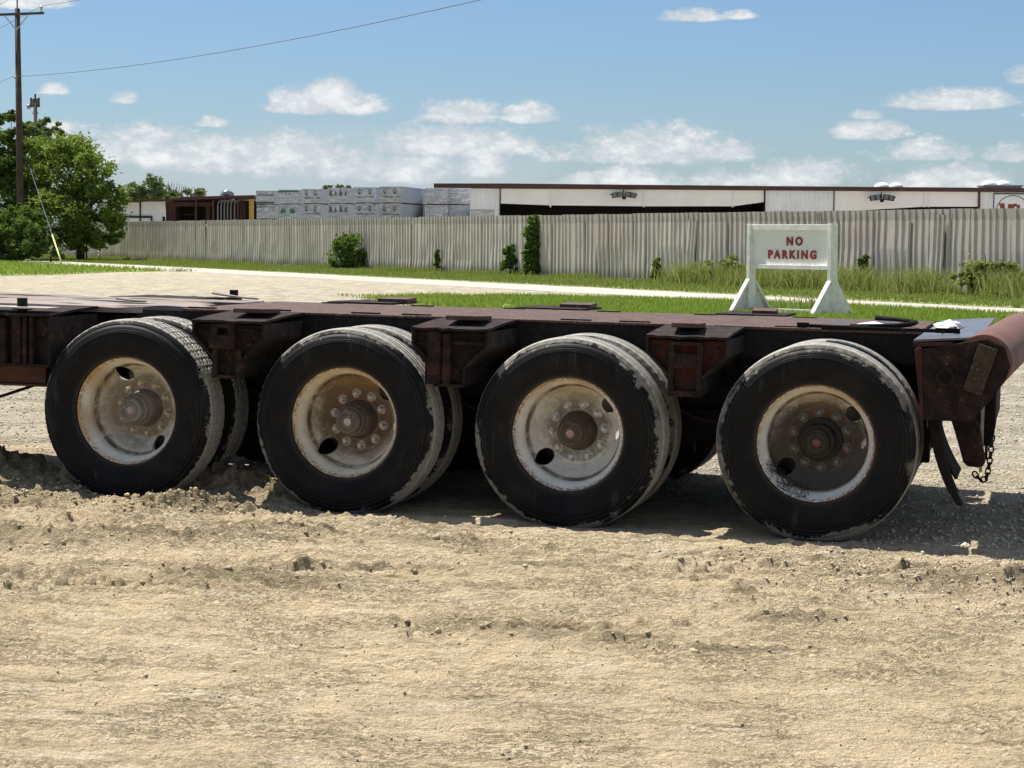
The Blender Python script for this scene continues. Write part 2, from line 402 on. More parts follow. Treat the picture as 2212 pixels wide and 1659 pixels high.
def leaf_mat(name, c1, c2, trans=.35):
    M, t, p = mat(name); g = wpos(t)
    rnd = t.node('ShaderNodeNewGeometry').outputs['Random Per Island']
    n = t.noise(g, .9, 3)
    c = t.mix(t.math('MULTIPLY', t.math('ADD', rnd, n), .5), c1, c2)
    d = t.node('ShaderNodeBsdfDiffuse'); t.put(d.inputs[0], c)
    tr = t.node('ShaderNodeBsdfTranslucent'); t.put(tr.inputs[0], t.mix(.5, c, (.20, .26, .03)))
    mx = t.node('ShaderNodeMixShader'); mx.inputs[0].default_value = trans
    t.l.new(d.outputs[0], mx.inputs[1]); t.l.new(tr.outputs[0], mx.inputs[2])
    t.l.new(mx.outputs[0], t.n['Material Output'].inputs[0]); return M
M_LEAF = leaf_mat('tree_leaves', (.12, .18, .04), (.25, .33, .085), .5)
M_LEAF2 = leaf_mat('dark_tree_leaves', (.06, .10, .03), (.12, .18, .05), .4)
M_LEAF3 = leaf_mat('distant_tree_leaves', (.10, .145, .07), (.18, .225, .12), .4)
M_VINE = leaf_mat('vine_leaves', (.06, .11, .03), (.13, .20, .055))
M_GRASS = leaf_mat('lawn_grass', (.18, .275, .045), (.33, .42, .10), .45)
M_VERGE = leaf_mat('verge_grass', (.15, .21, .05), (.30, .32, .11), .4)
M_WEED = leaf_mat('weeds', (.13, .18, .045), (.36, .35, .15), .4)
def patchmat(name, a, b_, c3, sc=1.2):
    M, t, p = mat(name); g = wpos(t)
    c = t.mix(t.ss(t.noise(g, sc, 6, .65), .35, .65), a, b_)
    c = t.mix(t.ss(t.noise(g, sc*.35, 4), .52, .7), c, c3)
    c = t.mix(t.math('MULTIPLY', t.noise(g, 22, 3), .4), c, tuple(v*.55 for v in a))
    pset(t, p, c, .95, None, t.bump(t.noise(g, 14, 5, .7), .6, .03), .1); return M
M_LAWN = patchmat('lawn_soil', (.20, .265, .06), (.26, .31, .08), (.32, .31, .13))
M_VERGEB = patchmat('verge_soil', (.19, .23, .07), (.25, .27, .10), (.36, .33, .18))
M_ROAD = patchmat('pale_road', (.50, .455, .395), (.455, .415, .355), (.42, .38, .325), .5)
M_BARK = simple('bark', (.09, .065, .045), (.05, .038, .028), .9, 9, .6)
M_POLE = simple('creosoted_pole', (.075, .05, .036), (.04, .028, .021), .9, 3, .5, bd=.01)
M_WIRE = simple('wire', (.05, .05, .055), None, .6)
M_WHITEP = simple('white_painted_wood', (.86, .83, .81), (.70, .67, .65), .55, 7, .25)
M_REDL = simple('red_letter_paint', (.27, .018, .014), (.22, .013, .012), .5, 20)
M_WHITEM = simple('white_metal_wall', (.78, .80, .82), (.70, .72, .74), .5, .8)
M_WHITEF = simple('white_fascia_panel', (.87, .86, .83), (.80, .79, .75), .55, .6)
M_DKRED = simple('dark_red_trim', (.07, .021, .018), (.05, .018, .015), .6, 1.5)
M_REDWALL = simple('dark_red_sheeting', (.065, .023, .019), (.045, .017, .014), .8, .7)
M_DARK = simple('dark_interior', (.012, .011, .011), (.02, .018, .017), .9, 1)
M_GALV = simple('galvanised_metal', (.38, .40, .42), (.28, .29, .31), .35, 4, 0, .6)
M_PIPE = simple('grey_pipe', (.20, .22, .25), (.15, .16, .18), .5, 4)
M_DOME = simple('white_dome', (.85, .86, .87), (.8, .81, .82), .3, 3)
M_YEL = simple('yellow_post', (.45, .27, .045), (.36, .21, .04), .6, 2)
M_GUARD = simple('faded_yellow_guard', (.62, .62, .20), (.52, .50, .2), .5, 2)
M_TIMBER = simple('raw_timber', (.42, .28, .15), (.33, .21, .11), .8, 4)
M_CLOTH = simple('white_rag', (.78, .76, .70), (.66, .63, .57), .9, 10, .5)
M_PRINTK = simple('dark_print', (.06, .08, .08), (.09, .11, .11), .5, 8)
M_PRINTG = simple('green_print', (.035, .16, .08), (.05, .19, .1), .5, 8)
M_GLINT = simple('glass_globe', (.20, .24, .24), (.14, .17, .17), .25, 8)
def wrap_mat(name, strength):
    M, t, p = mat(name); o = objc(t)
    rnd = t.node('ShaderNodeObjectInfo').outputs['Random']
    oo = t.node('ShaderNodeVectorMath', operation='ADD'); t.put(oo.inputs[0], o); t.put(oo.inputs[1], t.comb(t.math('MULTIPLY', rnd, 30.), 0., 0.))
    v = oo.outputs[0]
    n = t.noise(t.scale(v, (1, 1, 2.4), rot=(0, .7, 0)), 1.9, 4, .55, 1.6); n2 = t.noise(v, 6, 5)
    c = t.mix(n2, (.60, .62, .64), (.78, .79, .80))
    pset(t, p, c, .3, None, t.bump(n, strength, .5)); return M
M_WRAP = wrap_mat('wrinkled_plastic_wrap', .8); M_WRAP2 = wrap_mat('loose_glossy_wrap', .95)
M_WSIDE = simple('grey_wrap_side', (.40, .43, .47), (.36, .39, .43), .6, 1.5, .2, bd=.02)

# ------------------------------------------------------------------ ground
O_TR = Vector((1.514, 10.07, 0)); YAW = R(-15); TILT = .0145
def sstep(v, a, b): t = np.clip((v-a)/(b-a), 0, 1); return t*t*(3-2*t)
PILES = [ # x, y, radius along x, radius along y, height, rough
 (-2.44, 11.45, .17, .11, .13, 1.), (-2.30, 11.33, .10, .09, .07, 1.), (-1.93, 11.44, .16, .10, .05, .8), (-1.70, 11.30, .30, .14, .10, 1.), (-1.42, 11.16, .26, .13, .09, 1.),
 (-1.52, 11.34, .09, .07, .07, 1.), (-1.12, 10.95, .3, .12, .05, 1.), (-1.68, 10.62, .42, .13, .055, 1.), (-2.6, 11.2, .55, .3, .05, .8), (-3.1, 11.9, .5, .25, .10, .8), (-2.9, 10.7, .7, .3, .04, 1.),
 (1.86, 8.95, .62, .16, .035, .9), (2.35, 8.72, .55, .18, .06, 1.), (2.45, 8.45, .3, .12, .05, 1.), (.15, 7.66, .5, .05, .02, .8), (0, 7.5, .4, .03, .015, .8),
 (-1.72, 8.75, .55, .09, .03, .8), (-1.15, 8.55, .5, .10, .035, 1.), (-.98, 8.95, .2, .07, .04, 1.), (-2.3, 9.5, .6, .16, .04, 1.), (-1.1, 9.85, .5, .1, .03, .9), (.9, 9.35, .5, .1, .02, .8),
 (-.45, 9.75, .45, .1, .025, .9), (.05, 9.1, .4, .08, .02, .9), (-1.75, 9.7, .5, .08, .025, .9), (1.0, 8.45, .1, .05, .025, 1.), (1.15, 7.9, .3, .05, .015, 1.), (-.5, 9.0, .5, .07, .02, 1.), (.9, 7.3, .4, .06, .02, 1.)]
def height(x, y):
    s = (x-O_TR.x)*math.cos(YAW)+(y-O_TR.y)*math.sin(YAW)
    q = -(x-O_TR.x)*math.sin(-YAW) - (y-O_TR.y)*math.cos(YAW)      # outward toward the camera
    near = 1-sstep(y, 15, 27)
    near = near*sstep(y, -6, 0)
    h = -TILT*np.clip(s, -8, 6)*near
    det = (1-sstep(y, 17, 30))*sstep(y, 1, 4)*(1-sstep(np.abs(x), 7, 12))
    und = (fbm(x*.9, y*.9, 3, 5)-.5)*.03
    st = (fbm(x*1.1+y*.1, y*9.0, 5, 9, .66)-.5)*.055
    fine = (fbm(x*8, y*17, 4, 21, .70)-.5)*.042
    rd = 1-np.abs(fbm(x*4+2*vnoise(x*2, y*2, 3), y*7, 4, 33, .6)*2-1)
    rp = sstep(fbm(x*.8, y*1.3, 3, 41), .50, .66)
    ridge = (rd-.6)*.038*rp
    cl = fbm(x*22, y*26, 3, 55, .6); clods = sstep(cl, .60, .8)*.014*(.3+rp)
    band = sstep(q, -1., .6)*(1-sstep(q, .9, 4.5))*sstep(-x, -.8, 1.8)*.8
    rough_l = (rd-.5)*.03*band+(np.abs(fbm(x*14, y*20, 4, 37, .65)*2-1)-.25)*.05*band
    d = und*.6+st+fine+ridge+clods+rough_l
    soft = np.where(q < .15, .45, 1.)                                # trampled flat under the trailer
    # curved tyre tracks with lug prints
    tk = 0
    for (a0, b0, c0, x0, x1, wd, dep) in ((6.75, .05, .01, -3.3, 3.2, .22, .010), (8.75, -.16, .03, -3.3, 3.2, .20, .016), (9.85, -.10, .02, -3.2, 3.2, .18, .014), (9.15, .14, -.02, -3.3, 2.2, .16, .016), (7.25, .03, -.01, -3.3, 3.2, .2, .009),
(8.92, .10, -.07, .3, 4.5, .20, .05), (8.25, -.05, .03, -3.6, -.6, .18, .035), (7.62, .02, .0, -.5, 1.0, .12, .018),
                                          (9.55, -.26, .0, -.6, 2.6, .16, .026), (10.35, .22, 0, -1.5, .5, .15, .025)):
        yc = a0+b0*x+c0*x*x*.35; dd = (y-yc)/wd
        m_ = np.exp(-(dd**4))*sstep(x, x0, x0+.6)*(1-sstep(x, x1-.6, x1))
        tk = tk + m_*(.35+1.1*fbm(x*1.7+a0, y*1.2, 3, 73))*(-dep*.5+dep*.55*np.sin(dd*12)+.4*dep*np.sign(np.sin(x*52+dd*1.5))*(np.abs(dd) > .45))
        tk = tk + dep*.8*np.exp(-((np.abs(dd)-1.25)/.28)**2)*sstep(x, x0, x0+.6)*(1-sstep(x, x1-.6, x1))*(.3+1.2*fbm(x*7, y*7, 3, 71))
    damp = np.zeros_like(x)
    pil = 0
    for (px, py, rx, ry, hh, rg) in PILES:
        g = np.exp(-(((x-px)/rx)**2+((y-py)/ry)**2)*1.3)
        lump = .30+1.5*fbm(x*15+px*9, y*17, 4, 77, .62)**1.4
        pil = pil+g*hh*lump*1.6; damp = np.maximum(damp, np.clip(g*1.15, 0, 1)*rg)
    damp = np.clip(damp*(.35+.9*fbm(x*8, y*12, 3, 91))+.9*np.clip(-(st+fine*.6+ridge)*22-.45, 0, .6)+ .15*rp*sstep(rd, .5, .9), 0, 1)
    tot = h + (d*soft + tk*.9)*det + pil*det
    # keep the ground just under the tyres
    inside = np.exp(-((q+.3)/.36)**4)*(np.abs(s+1.9) < 3.4)
    for xw in (0, -1.283, -2.515, -3.79):
        k = np.exp(-((s-xw)/.20)**4)*inside
        tot = tot*(1-k)+(h-.004)*k
    return tot, damp*det
def axis(dense0, dense1, step, far, grow):
    a = list(np.arange(dense0, dense1, step)); s = step; v = a[-1]
    while v < far: s *= grow; v += s; a.append(v)
    s = step; v = a[0]; pre = []
    while v > -far: s *= grow; v -= s; pre.append(v)
    return np.array(pre[::-1]+a)
gx = axis(-3.4, 3.3, .0115, 1800, 1.06)
ys = []; v = 5.2
while v < 13: ys.append(v); v += .011 if v < 11.8 else .02
s_ = .03
while v < 1900: ys.append(v); v += s_; s_ = min(s_*1.02, .18) if v < 30 else s_*1.07
pre = []; v = 5.2; s_ = .02
while v > -1500: s_ *= 1.12; v -= s_; pre.append(v)
gy = np.array(pre[::-1]+ys)
GX, GY = np.meshgrid(gx, gy)
GZ, GD = height(GX, GY)
nxg, nyg = len(gx), len(gy)
print('ground grid', nxg, nyg)
idx = np.arange(nxg*nyg).reshape(nyg, nxg)
Fg = np.stack([idx[:-1, :-1], idx[:-1, 1:], idx[1:, 1:], idx[1:, :-1]], -1).reshape(-1, 4)
me = npmesh('ground', np.stack([GX, GY, GZ], -1).reshape(-1, 3), Fg, M_GROUND, True)
at_ = me.attributes.new('damp', 'FLOAT', 'POINT'); at_.data.foreach_set('value', GD.astype(np.float32).ravel())
go = bpy.data.objects.new('ground', me); col.objects.link(go); tag(go, kind='structure')

TD = Vector((-.4628, .8865, 0)); ND = Vector((.8865, .4628, 0))     # along the road away from us, and across it
def rp(t, d, z=0): 
    p = TD*t+ND*d; return Vector((p.x, p.y, z))
def strip(name, d0, d1, t0, t1, z, mt, wob=0., n=160):
    V = []; Fc = []
    for i in range(n+1):
        t = t0+(t1-t0)*i/n
        a = wob*(random.random()-.5); b_ = wob*(random.random()-.5)
        V += [rp(t, d0+a, z), rp(t, d1+b_, z)]
        if i: k = 2*i; Fc.append((k-2, k-1, k+1, k))
    me = bpy.data.meshes.new(name); me.from_pydata(V, [], Fc); me.materials.append(mt)
    o = bpy.data.objects.new(name, me); col.objects.link(o); tag(o, kind='structure'); return o
strip('road', 28.2, 31.95, -60, 400, .006, M_ROAD, .12)
strip('grass_verge', 31.75, 39.6, -60, 300, .012, M_VERGEB, .35, 300)
def polysheet(name, pts, z, mt):
    P = []
    for i, p in enumerate(pts):                       # wobble the outline
        q = pts[(i+1) % len(pts)]; L_ = math.dist(p, q); k = max(1, int(L_/.6))
        for j in range(k):
            f = j/k; a = .16 if j else 0
            P.append((p[0]+(q[0]-p[0])*f+random.uniform(-a, a), p[1]+(q[1]-p[1])*f+random.uniform(-a, a)*2, z))
    me = bpy.data.meshes.new(name); me.from_pydata(P, [], [tuple(range(len(P)))]); me.materials.append(mt)
    o = bpy.data.objects.new(name, me); col.objects.link(o); tag(o, kind='structure'); return o
RL = [(-3.9, 52.3), (-2.8, 47.4), (-1.9, 44.6), (-.6, 41.8), (2., 37.5), (6., 31), (12, 27), (20, 27), (18.9, 25.2+1), (10.55, 41.1), (8.2, 45.6), (5.6, 48.9), (3.0, 51.0), (0, 52.5)]
LLn = [(-24, 74), (-19.3, 76.0), (-17.8, 78.6), (-16.9, 85.4), (-15.2, 88.6), (-15.8, 91.0), (-22.2, 103.2), (-28., 114.2), (-45, 146), (-60, 150), (-60, 74)]
RL[8] = (18.2, 26.2)
polysheet('lawn', RL, .010, M_LAWN)
polysheet('side_lawn', LLn, .010, M_LAWN)

# ------------------------------------------------------------------ grass, pebbles (uncountable)
def inpoly(px, py, poly):
    c = np.zeros(len(px), bool); j = len(poly)-1
    for i in range(len(poly)):
        xi, yi = poly[i]; xj, yj = poly[j]
        hit = ((yi > py) != (yj > py)) & (px < (xj-xi)*(py-yi)/(yj-yi+1e-9)+xi); c ^= hit; j = i
    return c
def blades(name, P, hmin, hmax, wd, mt, label, lean=.45, cat='grass'):
    n = len(P); a = rng.uniform(0, 2*np.pi, n); h = rng.uniform(hmin, hmax, n); le = rng.uniform(0, lean, n)*h
    la = rng.uniform(0, 2*np.pi, n)
    dx, dy = np.cos(a)*wd/2, np.sin(a)*wd/2
    V = np.zeros((n, 5, 3)); z0 = P[:, 2] if P.shape[1] > 2 else 0
    V[:, 0] = np.stack([P[:, 0]-dx, P[:, 1]-dy, z0+0*h], -1); V[:, 1] = np.stack([P[:, 0]+dx, P[:, 1]+dy, z0+0*h], -1)
    mx, my = P[:, 0]+np.cos(la)*le*.35, P[:, 1]+np.sin(la)*le*.35
    V[:, 2] = np.stack([mx+dx*.8, my+dy*.8, z0+h*.6], -1); V[:, 3] = np.stack([mx-dx*.8, my-dy*.8, z0+h*.6], -1)
    V[:, 4] = np.stack([P[:, 0]+np.cos(la)*le, P[:, 1]+np.sin(la)*le, z0+h], -1)
    b0 = np.arange(n)*5
    F3 = np.concatenate([np.stack([b0, b0+1, b0+2], -1), np.stack([b0, b0+2, b0+3], -1), np.stack([b0+3, b0+2, b0+4], -1)])
    o = bpy.data.objects.new(name, npmesh(name, V.reshape(-1, 3), F3, mt)); col.objects.link(o)
    return tag(o, label, cat if label else None, kind='stuff')
def scatter_poly(poly, n, ymax=None):
    xs = [p[0] for p in poly]; yy = [p[1] for p in poly]
    P = np.stack([rng.uniform(min(xs), max(xs), n*3), rng.uniform(min(yy), max(yy), n*3)], -1)
    P = P[inpoly(P[:, 0], P[:, 1], poly)]
    return P[np.abs(P[:, 0])/P[:, 1] < .31][:n]
P = scatter_poly(RL, 90000); keep = fbm(P[:, 0]*.9, P[:, 1]*.9, 3, 3) > .30+.25*rng.random(len(P))*(P[:, 0] < 0)
edge = (P[:, 0] < -2) & (rng.random(len(P)) < .5)
blades('lawn_grass', P[keep & ~edge], .05, .17, .022, M_GRASS, 'short bright green grass growing on the lawn patch behind the trailer')
P = scatter_poly([(-4.6, 53), (-2.3, 44.5), (-.8, 41.4), (5.5, 30.8), (6.3, 31.5), (-.3, 42.2), (0, 53.2)], 5000)
blades('stray_grass', P, .03, .10, .02, M_VERGE, 'thin stray grass at the gravelly edge of the lawn')
P = scatter_poly(LLn, 26000)
blades('side_lawn_grass', P, .06, .2, .04, M_GRASS, 'short green grass on the strip beside the utility pole')
n = 120000; t_ = 5+rng.random(n)**1.0*160; d_ = 31.8+rng.random(n)**.85*7.0
P = np.stack([TD.x*t_+ND.x*d_, TD.y*t_+ND.y*d_], -1); P = P[(P[:, 1] > 35) & (np.abs(P[:, 0])/P[:, 1] < .3)]
hh = fbm(P[:, 0]*.5, P[:, 1]*.5, 3, 8); dd_ = P[:, 0]*ND.x+P[:, 1]*ND.y
tall = (dd_ > 36.6) & (hh > .50)
blades('verge_grass', P[~tall], .03, .14, .03, M_VERGE, 'yellow green verge grass between the road and the fence')
blades('verge_tall_grass', P[tall], .10, .30, .03, M_VERGE, 'longer grass growing along the foot of the metal fence')
# weeds at the right end of the fence, placed in clumps
W_ = []
for (tt, dd0, n_, r_, hh_) in [(37.5+k*1.0, 37.6-random.random()*1.0, 380, .9, .35+random.random()*.35) for k in range(-14, 22) if random.random() < .8]:
    q = rng.normal(0, r_*.55, (n_, 2)); W_.append(np.stack([TD.x*tt+ND.x*dd0+q[:, 0], TD.y*tt+ND.y*dd0+q[:, 1]], -1))
P = np.concatenate(W_); dd_ = P[:, 0]*ND.x+P[:, 1]*ND.y; P = P[(dd_ < 38.7)]
blades('fence_weeds', P, .2, .95, .03, M_WEED, 'rank yellow green weeds leaning against the right end of the fence', 1.1, 'weeds')

# pebbles: small faceted stones joined as gravel
def pebbles(name, P, r0, r1, mt, label, ico=False):
    if ico:
        g_ = 1.618; base = np.array([(-1,g_,0),(1,g_,0),(-1,-g_,0),(1,-g_,0),(0,-1,g_),(0,1,g_),(0,-1,-g_),(0,1,-g_),(g_,0,-1),(g_,0,1),(-g_,0,-1),(-g_,0,1)], float)/1.9
        fo = np.array([(0,11,5),(0,5,1),(0,1,7),(0,7,10),(0,10,11),(1,5,9),(5,11,4),(11,10,2),(10,7,6),(7,1,8),(3,9,4),(3,4,2),(3,2,6),(3,6,8),(3,8,9),(4,9,5),(2,4,11),(6,2,10),(8,6,7),(9,8,1)])
    else:
        base = np.array([(1,0,0),(-1,0,0),(0,1,0),(0,-1,0),(0,0,1),(0,0,-1)], float)
        fo = np.array([(0,2,4),(2,1,4),(1,3,4),(3,0,4),(2,0,5),(1,2,5),(3,1,5),(0,3,5)])
    nv = len(base)
    n = len(P); sc = rng.uniform(.6, 1.2, (n, 1, 3))*(r0+(r1-r0)*rng.random((n, 1, 1))**2.5); sc[..., 2] *= .7
    a = rng.uniform(0, 6.28, n); V = base[None]*sc+rng.normal(0, .18, (n, nv, 3))*sc
    ca, sa = np.cos(a)[:, None], np.sin(a)[:, None]
    V = np.stack([V[..., 0]*ca-V[..., 1]*sa, V[..., 0]*sa+V[..., 1]*ca, V[..., 2]], -1)
    z, _ = height(P[:, 0], P[:, 1]); V += np.stack([P[:, 0], P[:, 1], z+.002], -1)[:, None]
    Fp = (np.arange(n)[:, None, None]*nv+fo[None]).reshape(-1, 3)
    o = bpy.data.objects.new(name, npmesh(name, V.reshape(-1, 3), Fp, mt)); col.objects.link(o); return tag(o, label, 'gravel', kind='stuff')
def stone_mat(name, a, b_):
    M, t, p = mat(name); rnd = t.node('ShaderNodeNewGeometry').outputs['Random Per Island']
    c = t.mix(rnd, a, b_); pset(t, p, c, .9, None, t.bump(t.noise(wpos(t), 150, 3), .4, .003), .2); return M
M_STONE = stone_mat('dirt_pebbles', (.24, .19, .12), (.60, .54, .42)); M_STONE2 = stone_mat('limestone_gravel', (.36, .31, .23), (.66, .59, .47))
n = 5000; yy = 5.3+rng.random(n)*6.4; xx = (rng.random(n)*2-1)*.34*yy
k_ = fbm(xx*.8, yy*1.2, 3, 61) > .28+rng.random(n)*.5
pebbles('pebbles', np.stack([xx, yy], -1)[k_], .002, .009, M_STONE, 'small stones and mud crumbs scattered over the bare dirt')
Q_ = []
for (px, py, rx, ry, hh, rg) in PILES:
    k_ = int((170 if py > 10.4 else 22)*min(3., rx*ry/.02*.5+.5)); Q_.append(np.stack([px+rng.normal(0, rx*.62, k_), py+rng.normal(0, ry*.75, k_)], -1))
for k_ in range(1): Q_.append(np.stack([rng.uniform(-3.3, .2, 1500), 11.6-rng.exponential(.5, 1500)-.0], -1))
Q_ = np.concatenate(Q_)
qq = -(Q_[:, 0]-O_TR.x)*math.sin(-YAW)-(Q_[:, 1]-O_TR.y)*math.cos(YAW)
pebbles('mud_crumbs', Q_[qq > -.02], .003, .019, stone_mat('mud_crumbs', (.33, .27, .165), (.52, .43, .27)), 'crumbly clods of dug up mud lying along the ruts and against the tyres', True)
n = 60000; yy = 10+rng.random(n)**1.5*26; xx = (rng.random(n)*2-1)*.31*yy
kk = (yy+.268*xx > 13.2-rng.random(n)*1.2) | ((xx > 1.2+rng.random(n)*1.6) & (yy > 10))
kk &= ~inpoly(xx, yy, RL)
pebbles('gravel', np.stack([xx, yy], -1)[kk], .005, .018, M_STONE2, 'pale crushed limestone gravel covering the yard behind the trailer')
n = 9000; yy = 7.9+rng.random(n)*1.9; xx = .2+rng.random(n)*3.2
pebbles('gravel', np.stack([xx, yy], -1)[rng.random(n) < sstep(xx+.6*(yy-8.6), .6, 2.6)], .003, .010, M_STONE2, 'pale gravel showing through the dirt near the last wheel')

# ------------------------------------------------------------------ trailer
TR = empty('lowboy_trailer', O_TR, (0, TILT, YAW))
tag(TR, 'long rusty low deck trailer with four axles and big white rimmed wheels parked on dirt', 'trailer')
Z0 = 1.046; DY0, DY1 = .60, 2.05; WID = 2.65
def mod_apply(o):
    dg = bpy.context.evaluated_depsgraph_get(); me = bpy.data.meshes.new_from_object(o.evaluated_get(dg)); return me

def tyre_mesh(zig, nseg, mt, seed=0):
    prof = []   # (r, y, kind)
    out = [(.296, .030), (.300, .018), (.315, .010), (.345, .006), (.375, .000), (.40, -.004), (.425, -.003), (.432, .000), (.436, -.003), (.450, .002), (.4535, .007), (.459, .006), (.474, .016), (.477, .021), (.482, .0215), (.493, .030), (.4985, .036)]
    W_ = .27
    tr = []
    gl = (.070, .108, .162, .200); gw = .0075; gd = .0115
    ycur = .040; tr.append((.5035, .042, 0))
    for i, g in enumerate(gl):
        for yy, dr in ((g-gw-.0015, 0), (g-gw, gd), (g+gw, gd), (g+gw+.0015, 0)): tr.append((.5065+.0015*(1-abs((g-.135)/.1))-dr, yy, i+1))
        if i < 3: m_ = (g+gl[i+1])/2; tr.append((.508, m_, 10+i))
    tr.append((.5035, W_-.042, 0))
    prof = [(r, y, 0) for r, y in out]+tr+[(r, W_-y, 0) for r, y in out[::-1]]
    k = len(prof); V = np.zeros((nseg, k, 3)); rr = np.random.default_rng(seed)
    for j in range(nseg):
        a = 2*math.pi*j/nseg; zz = (.0045 if (j//3) % 2 else -.0045) if zig else 0
        wob = .0015*math.sin(a*3+seed)
        for i, (r, y, kd) in enumerate(prof):
            y2 = y; r2 = r
            if zig and 1 <= kd <= 4: y2 = y+zz
            if zig and r > .5 and j % 6 == 0 and kd in (10, 11, 12, 0): r2 = r-.008
            if (not zig) and .49 < r < .505 and kd == 0 and j % 4 == 0: r2 = r-.004
            V[j, i] = (math.cos(a)*r2, y2+wob*0, math.sin(a)*r2)
    V[..., 2] = np.where(V[..., 2] < -.488, -.488-(-.488-V[..., 2])*.12, V[..., 2])
    bul = np.clip((-V[..., 2]-.36)/.13, 0, 1)**2*.012; sgn = np.where(V[..., 1] < .135, -1, 1); V[..., 1] += bul*sgn*(np.hypot(V[..., 0], V[..., 2]) > .36)*(np.hypot(V[..., 0], V[..., 2]) < .5)
    I = np.arange(nseg*k).reshape(nseg, k); J = np.roll(I, -1, 0)
    Ff = np.stack([I[:, :-1], I[:, 1:], J[:, 1:], J[:, :-1]], -1).reshape(-1, 4)
    me = npmesh('tyre', V.reshape(-1, 3), Ff, mt, True); me.set_sharp_from_angle(angle=R(35)); return me

RIM_OUT = [(.2955, .030), (.2985, .018), (.3025, .014), (.305, .018), (.303, .030), (.292, .036), (.286, .050), (.283, .062), (.276, .085), (.262, .105), (.259, .125), (.258, .158), (.2555, .160), (.249, .161), (.247, .170), (.240, .195), (.226, .222), (.208, .248), (.192, .268), (.182, .2765), (.179, .279), (.176, .276), (.172, .277), (.150, .278), (.105, .278)]
RIM_OUT = RIM_OUT[2:]
def rim_mesh():
    back = [(.105, .290), (.175, .290), (.20, .282), (.222, .262), (.242, .237), (.256, .205), (.264, .17), (.266, .125), (.272, .112), (.288, .092), (.296, .052), (.310, .034)]
    mb = MB().lathe(RIM_OUT+back, 96, close=True)
    o = mb.build('rim_tmp', None)
    cuts = []
    for sgn in (1, -1):
        a = math.radians(139.5)+(math.pi if sgn < 0 else 0)
        a = math.radians(-139.5) if sgn > 0 else math.radians(40.5)
        c = MB().lathe([(0, -.12), (.043, -.12), (.043, .12), (0, .12)], 28).build('cut_tmp', None)
        c.location = (.221*math.cos(a), .235, .221*math.sin(a)); c.scale = (1, 1, 1)
        b = o.modifiers.new('b', 'BOOLEAN'); b.object = c; b.operation = 'DIFFERENCE'; b.solver = 'EXACT'; cuts.append(c)
    bpy.context.view_layer.update()
    me = mod_apply(o)
    for c in cuts+[o]: bpy.data.objects.remove(c)
    me.polygons.foreach_set('use_smooth', [True]*len(me.polygons)); me.set_sharp_from_angle(angle=R(38)); me.name = 'wheel'
    return me
RIM = rim_mesh()
def hub_mesh(kind, m1):
    if kind == 'oil':
        pr = [(.0, .092), (.030, .092), (.032, .088), (.052, .088), (.055, .094), (.062, .096), (.066, .104), (.066, .150), (.083, .152), (.086, .158), (.088, .235), (.112, .240), (.114, .278)]
    else:
        pr = [(.0, .085), (.036, .085), (.040, .090), (.048, .090), (.050, .084), (.062, .084), (.068, .090), (.070, .125), (.078, .128), (.080, .135), (.080, .165), (.086, .17), (.092, .20), (.095, .235), (.104, .262), (.106, .279)]
    return MB().lathe(pr, 56).mesh('hub', m1, True, 40)
CAPM = MB().lathe([(0, -.002), (.018, -.002), (.021, .0), (.021, .01)], 28).mesh('hub_cap', None, True, 40)
def nut_mesh():
    mb = MB()
    mb.lathe([(0, -.034), (.0105, -.034), (.0115, -.031), (.0115, 0)], 12)
    mb.lathe([(.0, -.020), (.014, -.020), (.0195, -.017), (.0195, 0)], 6)
    mb.lathe([(0, -.005), (.026, -.005), (.027, 0)], 18)
    return mb.mesh('lug_nut', None, True, 35)
NUT = nut_mesh()
WX = [0, -1.283, -2.515, -3.790]; WZ = [.492, .480, .486, .494]
paint = [ # w4 (right) .. w1 (left)
 (rim_mat(1, (.80, .775, .70), (.042, .021, .010), (.32, .14, .045), .31, True, .7), (.030, .024, .018), (.10, .09, .075), (.16, .035, .035), 'wheel with dark oil stained centre and debris in its rim', R(0)),
 (rim_mat(2, (.83, .80, .70), (.36, .32, .24), (.20, .09, .045), .20, False, .9), (.10, .075, .05), (.40, .37, .31), (.42, .27, .25), 'clean off white wheel with rust flecked lip', R(0)),
 (rim_mat(3, (.80, .72, .55), (.15, .085, .04), (.26, .14, .05), .265, False, .9), (.15, .125, .10), (.30, .27, .23), (.5, .45, .42), 'brown stained wheel with rusty bolt ring', R(-3)),
 (rim_mat(4, (.82, .79, .68), (.33, .275, .20), (.40, .19, .055), .235, False, 1.0), (.22, .20, .17), (.30, .25, .18), (.42, .30, .28), 'white wheel with peeling paint and orange rust on top of its lip', R(-78))]
TYM = [tyre_mat(1, .014), tyre_mat(2, .015), tyre_mat(3, .005), tyre_mat(4, -.004)]
TY = [tyre_mesh(False, 240, TYM[0], 1), tyre_mesh(False, 240, TYM[1], 2), tyre_mesh(False, 240, TYM[2], 3), tyre_mesh(True, 360, TYM[3], 4)]
M_INNER = simple('inner_wheel_paint', (.16, .13, .10), (.08, .06, .045), .7, 9)
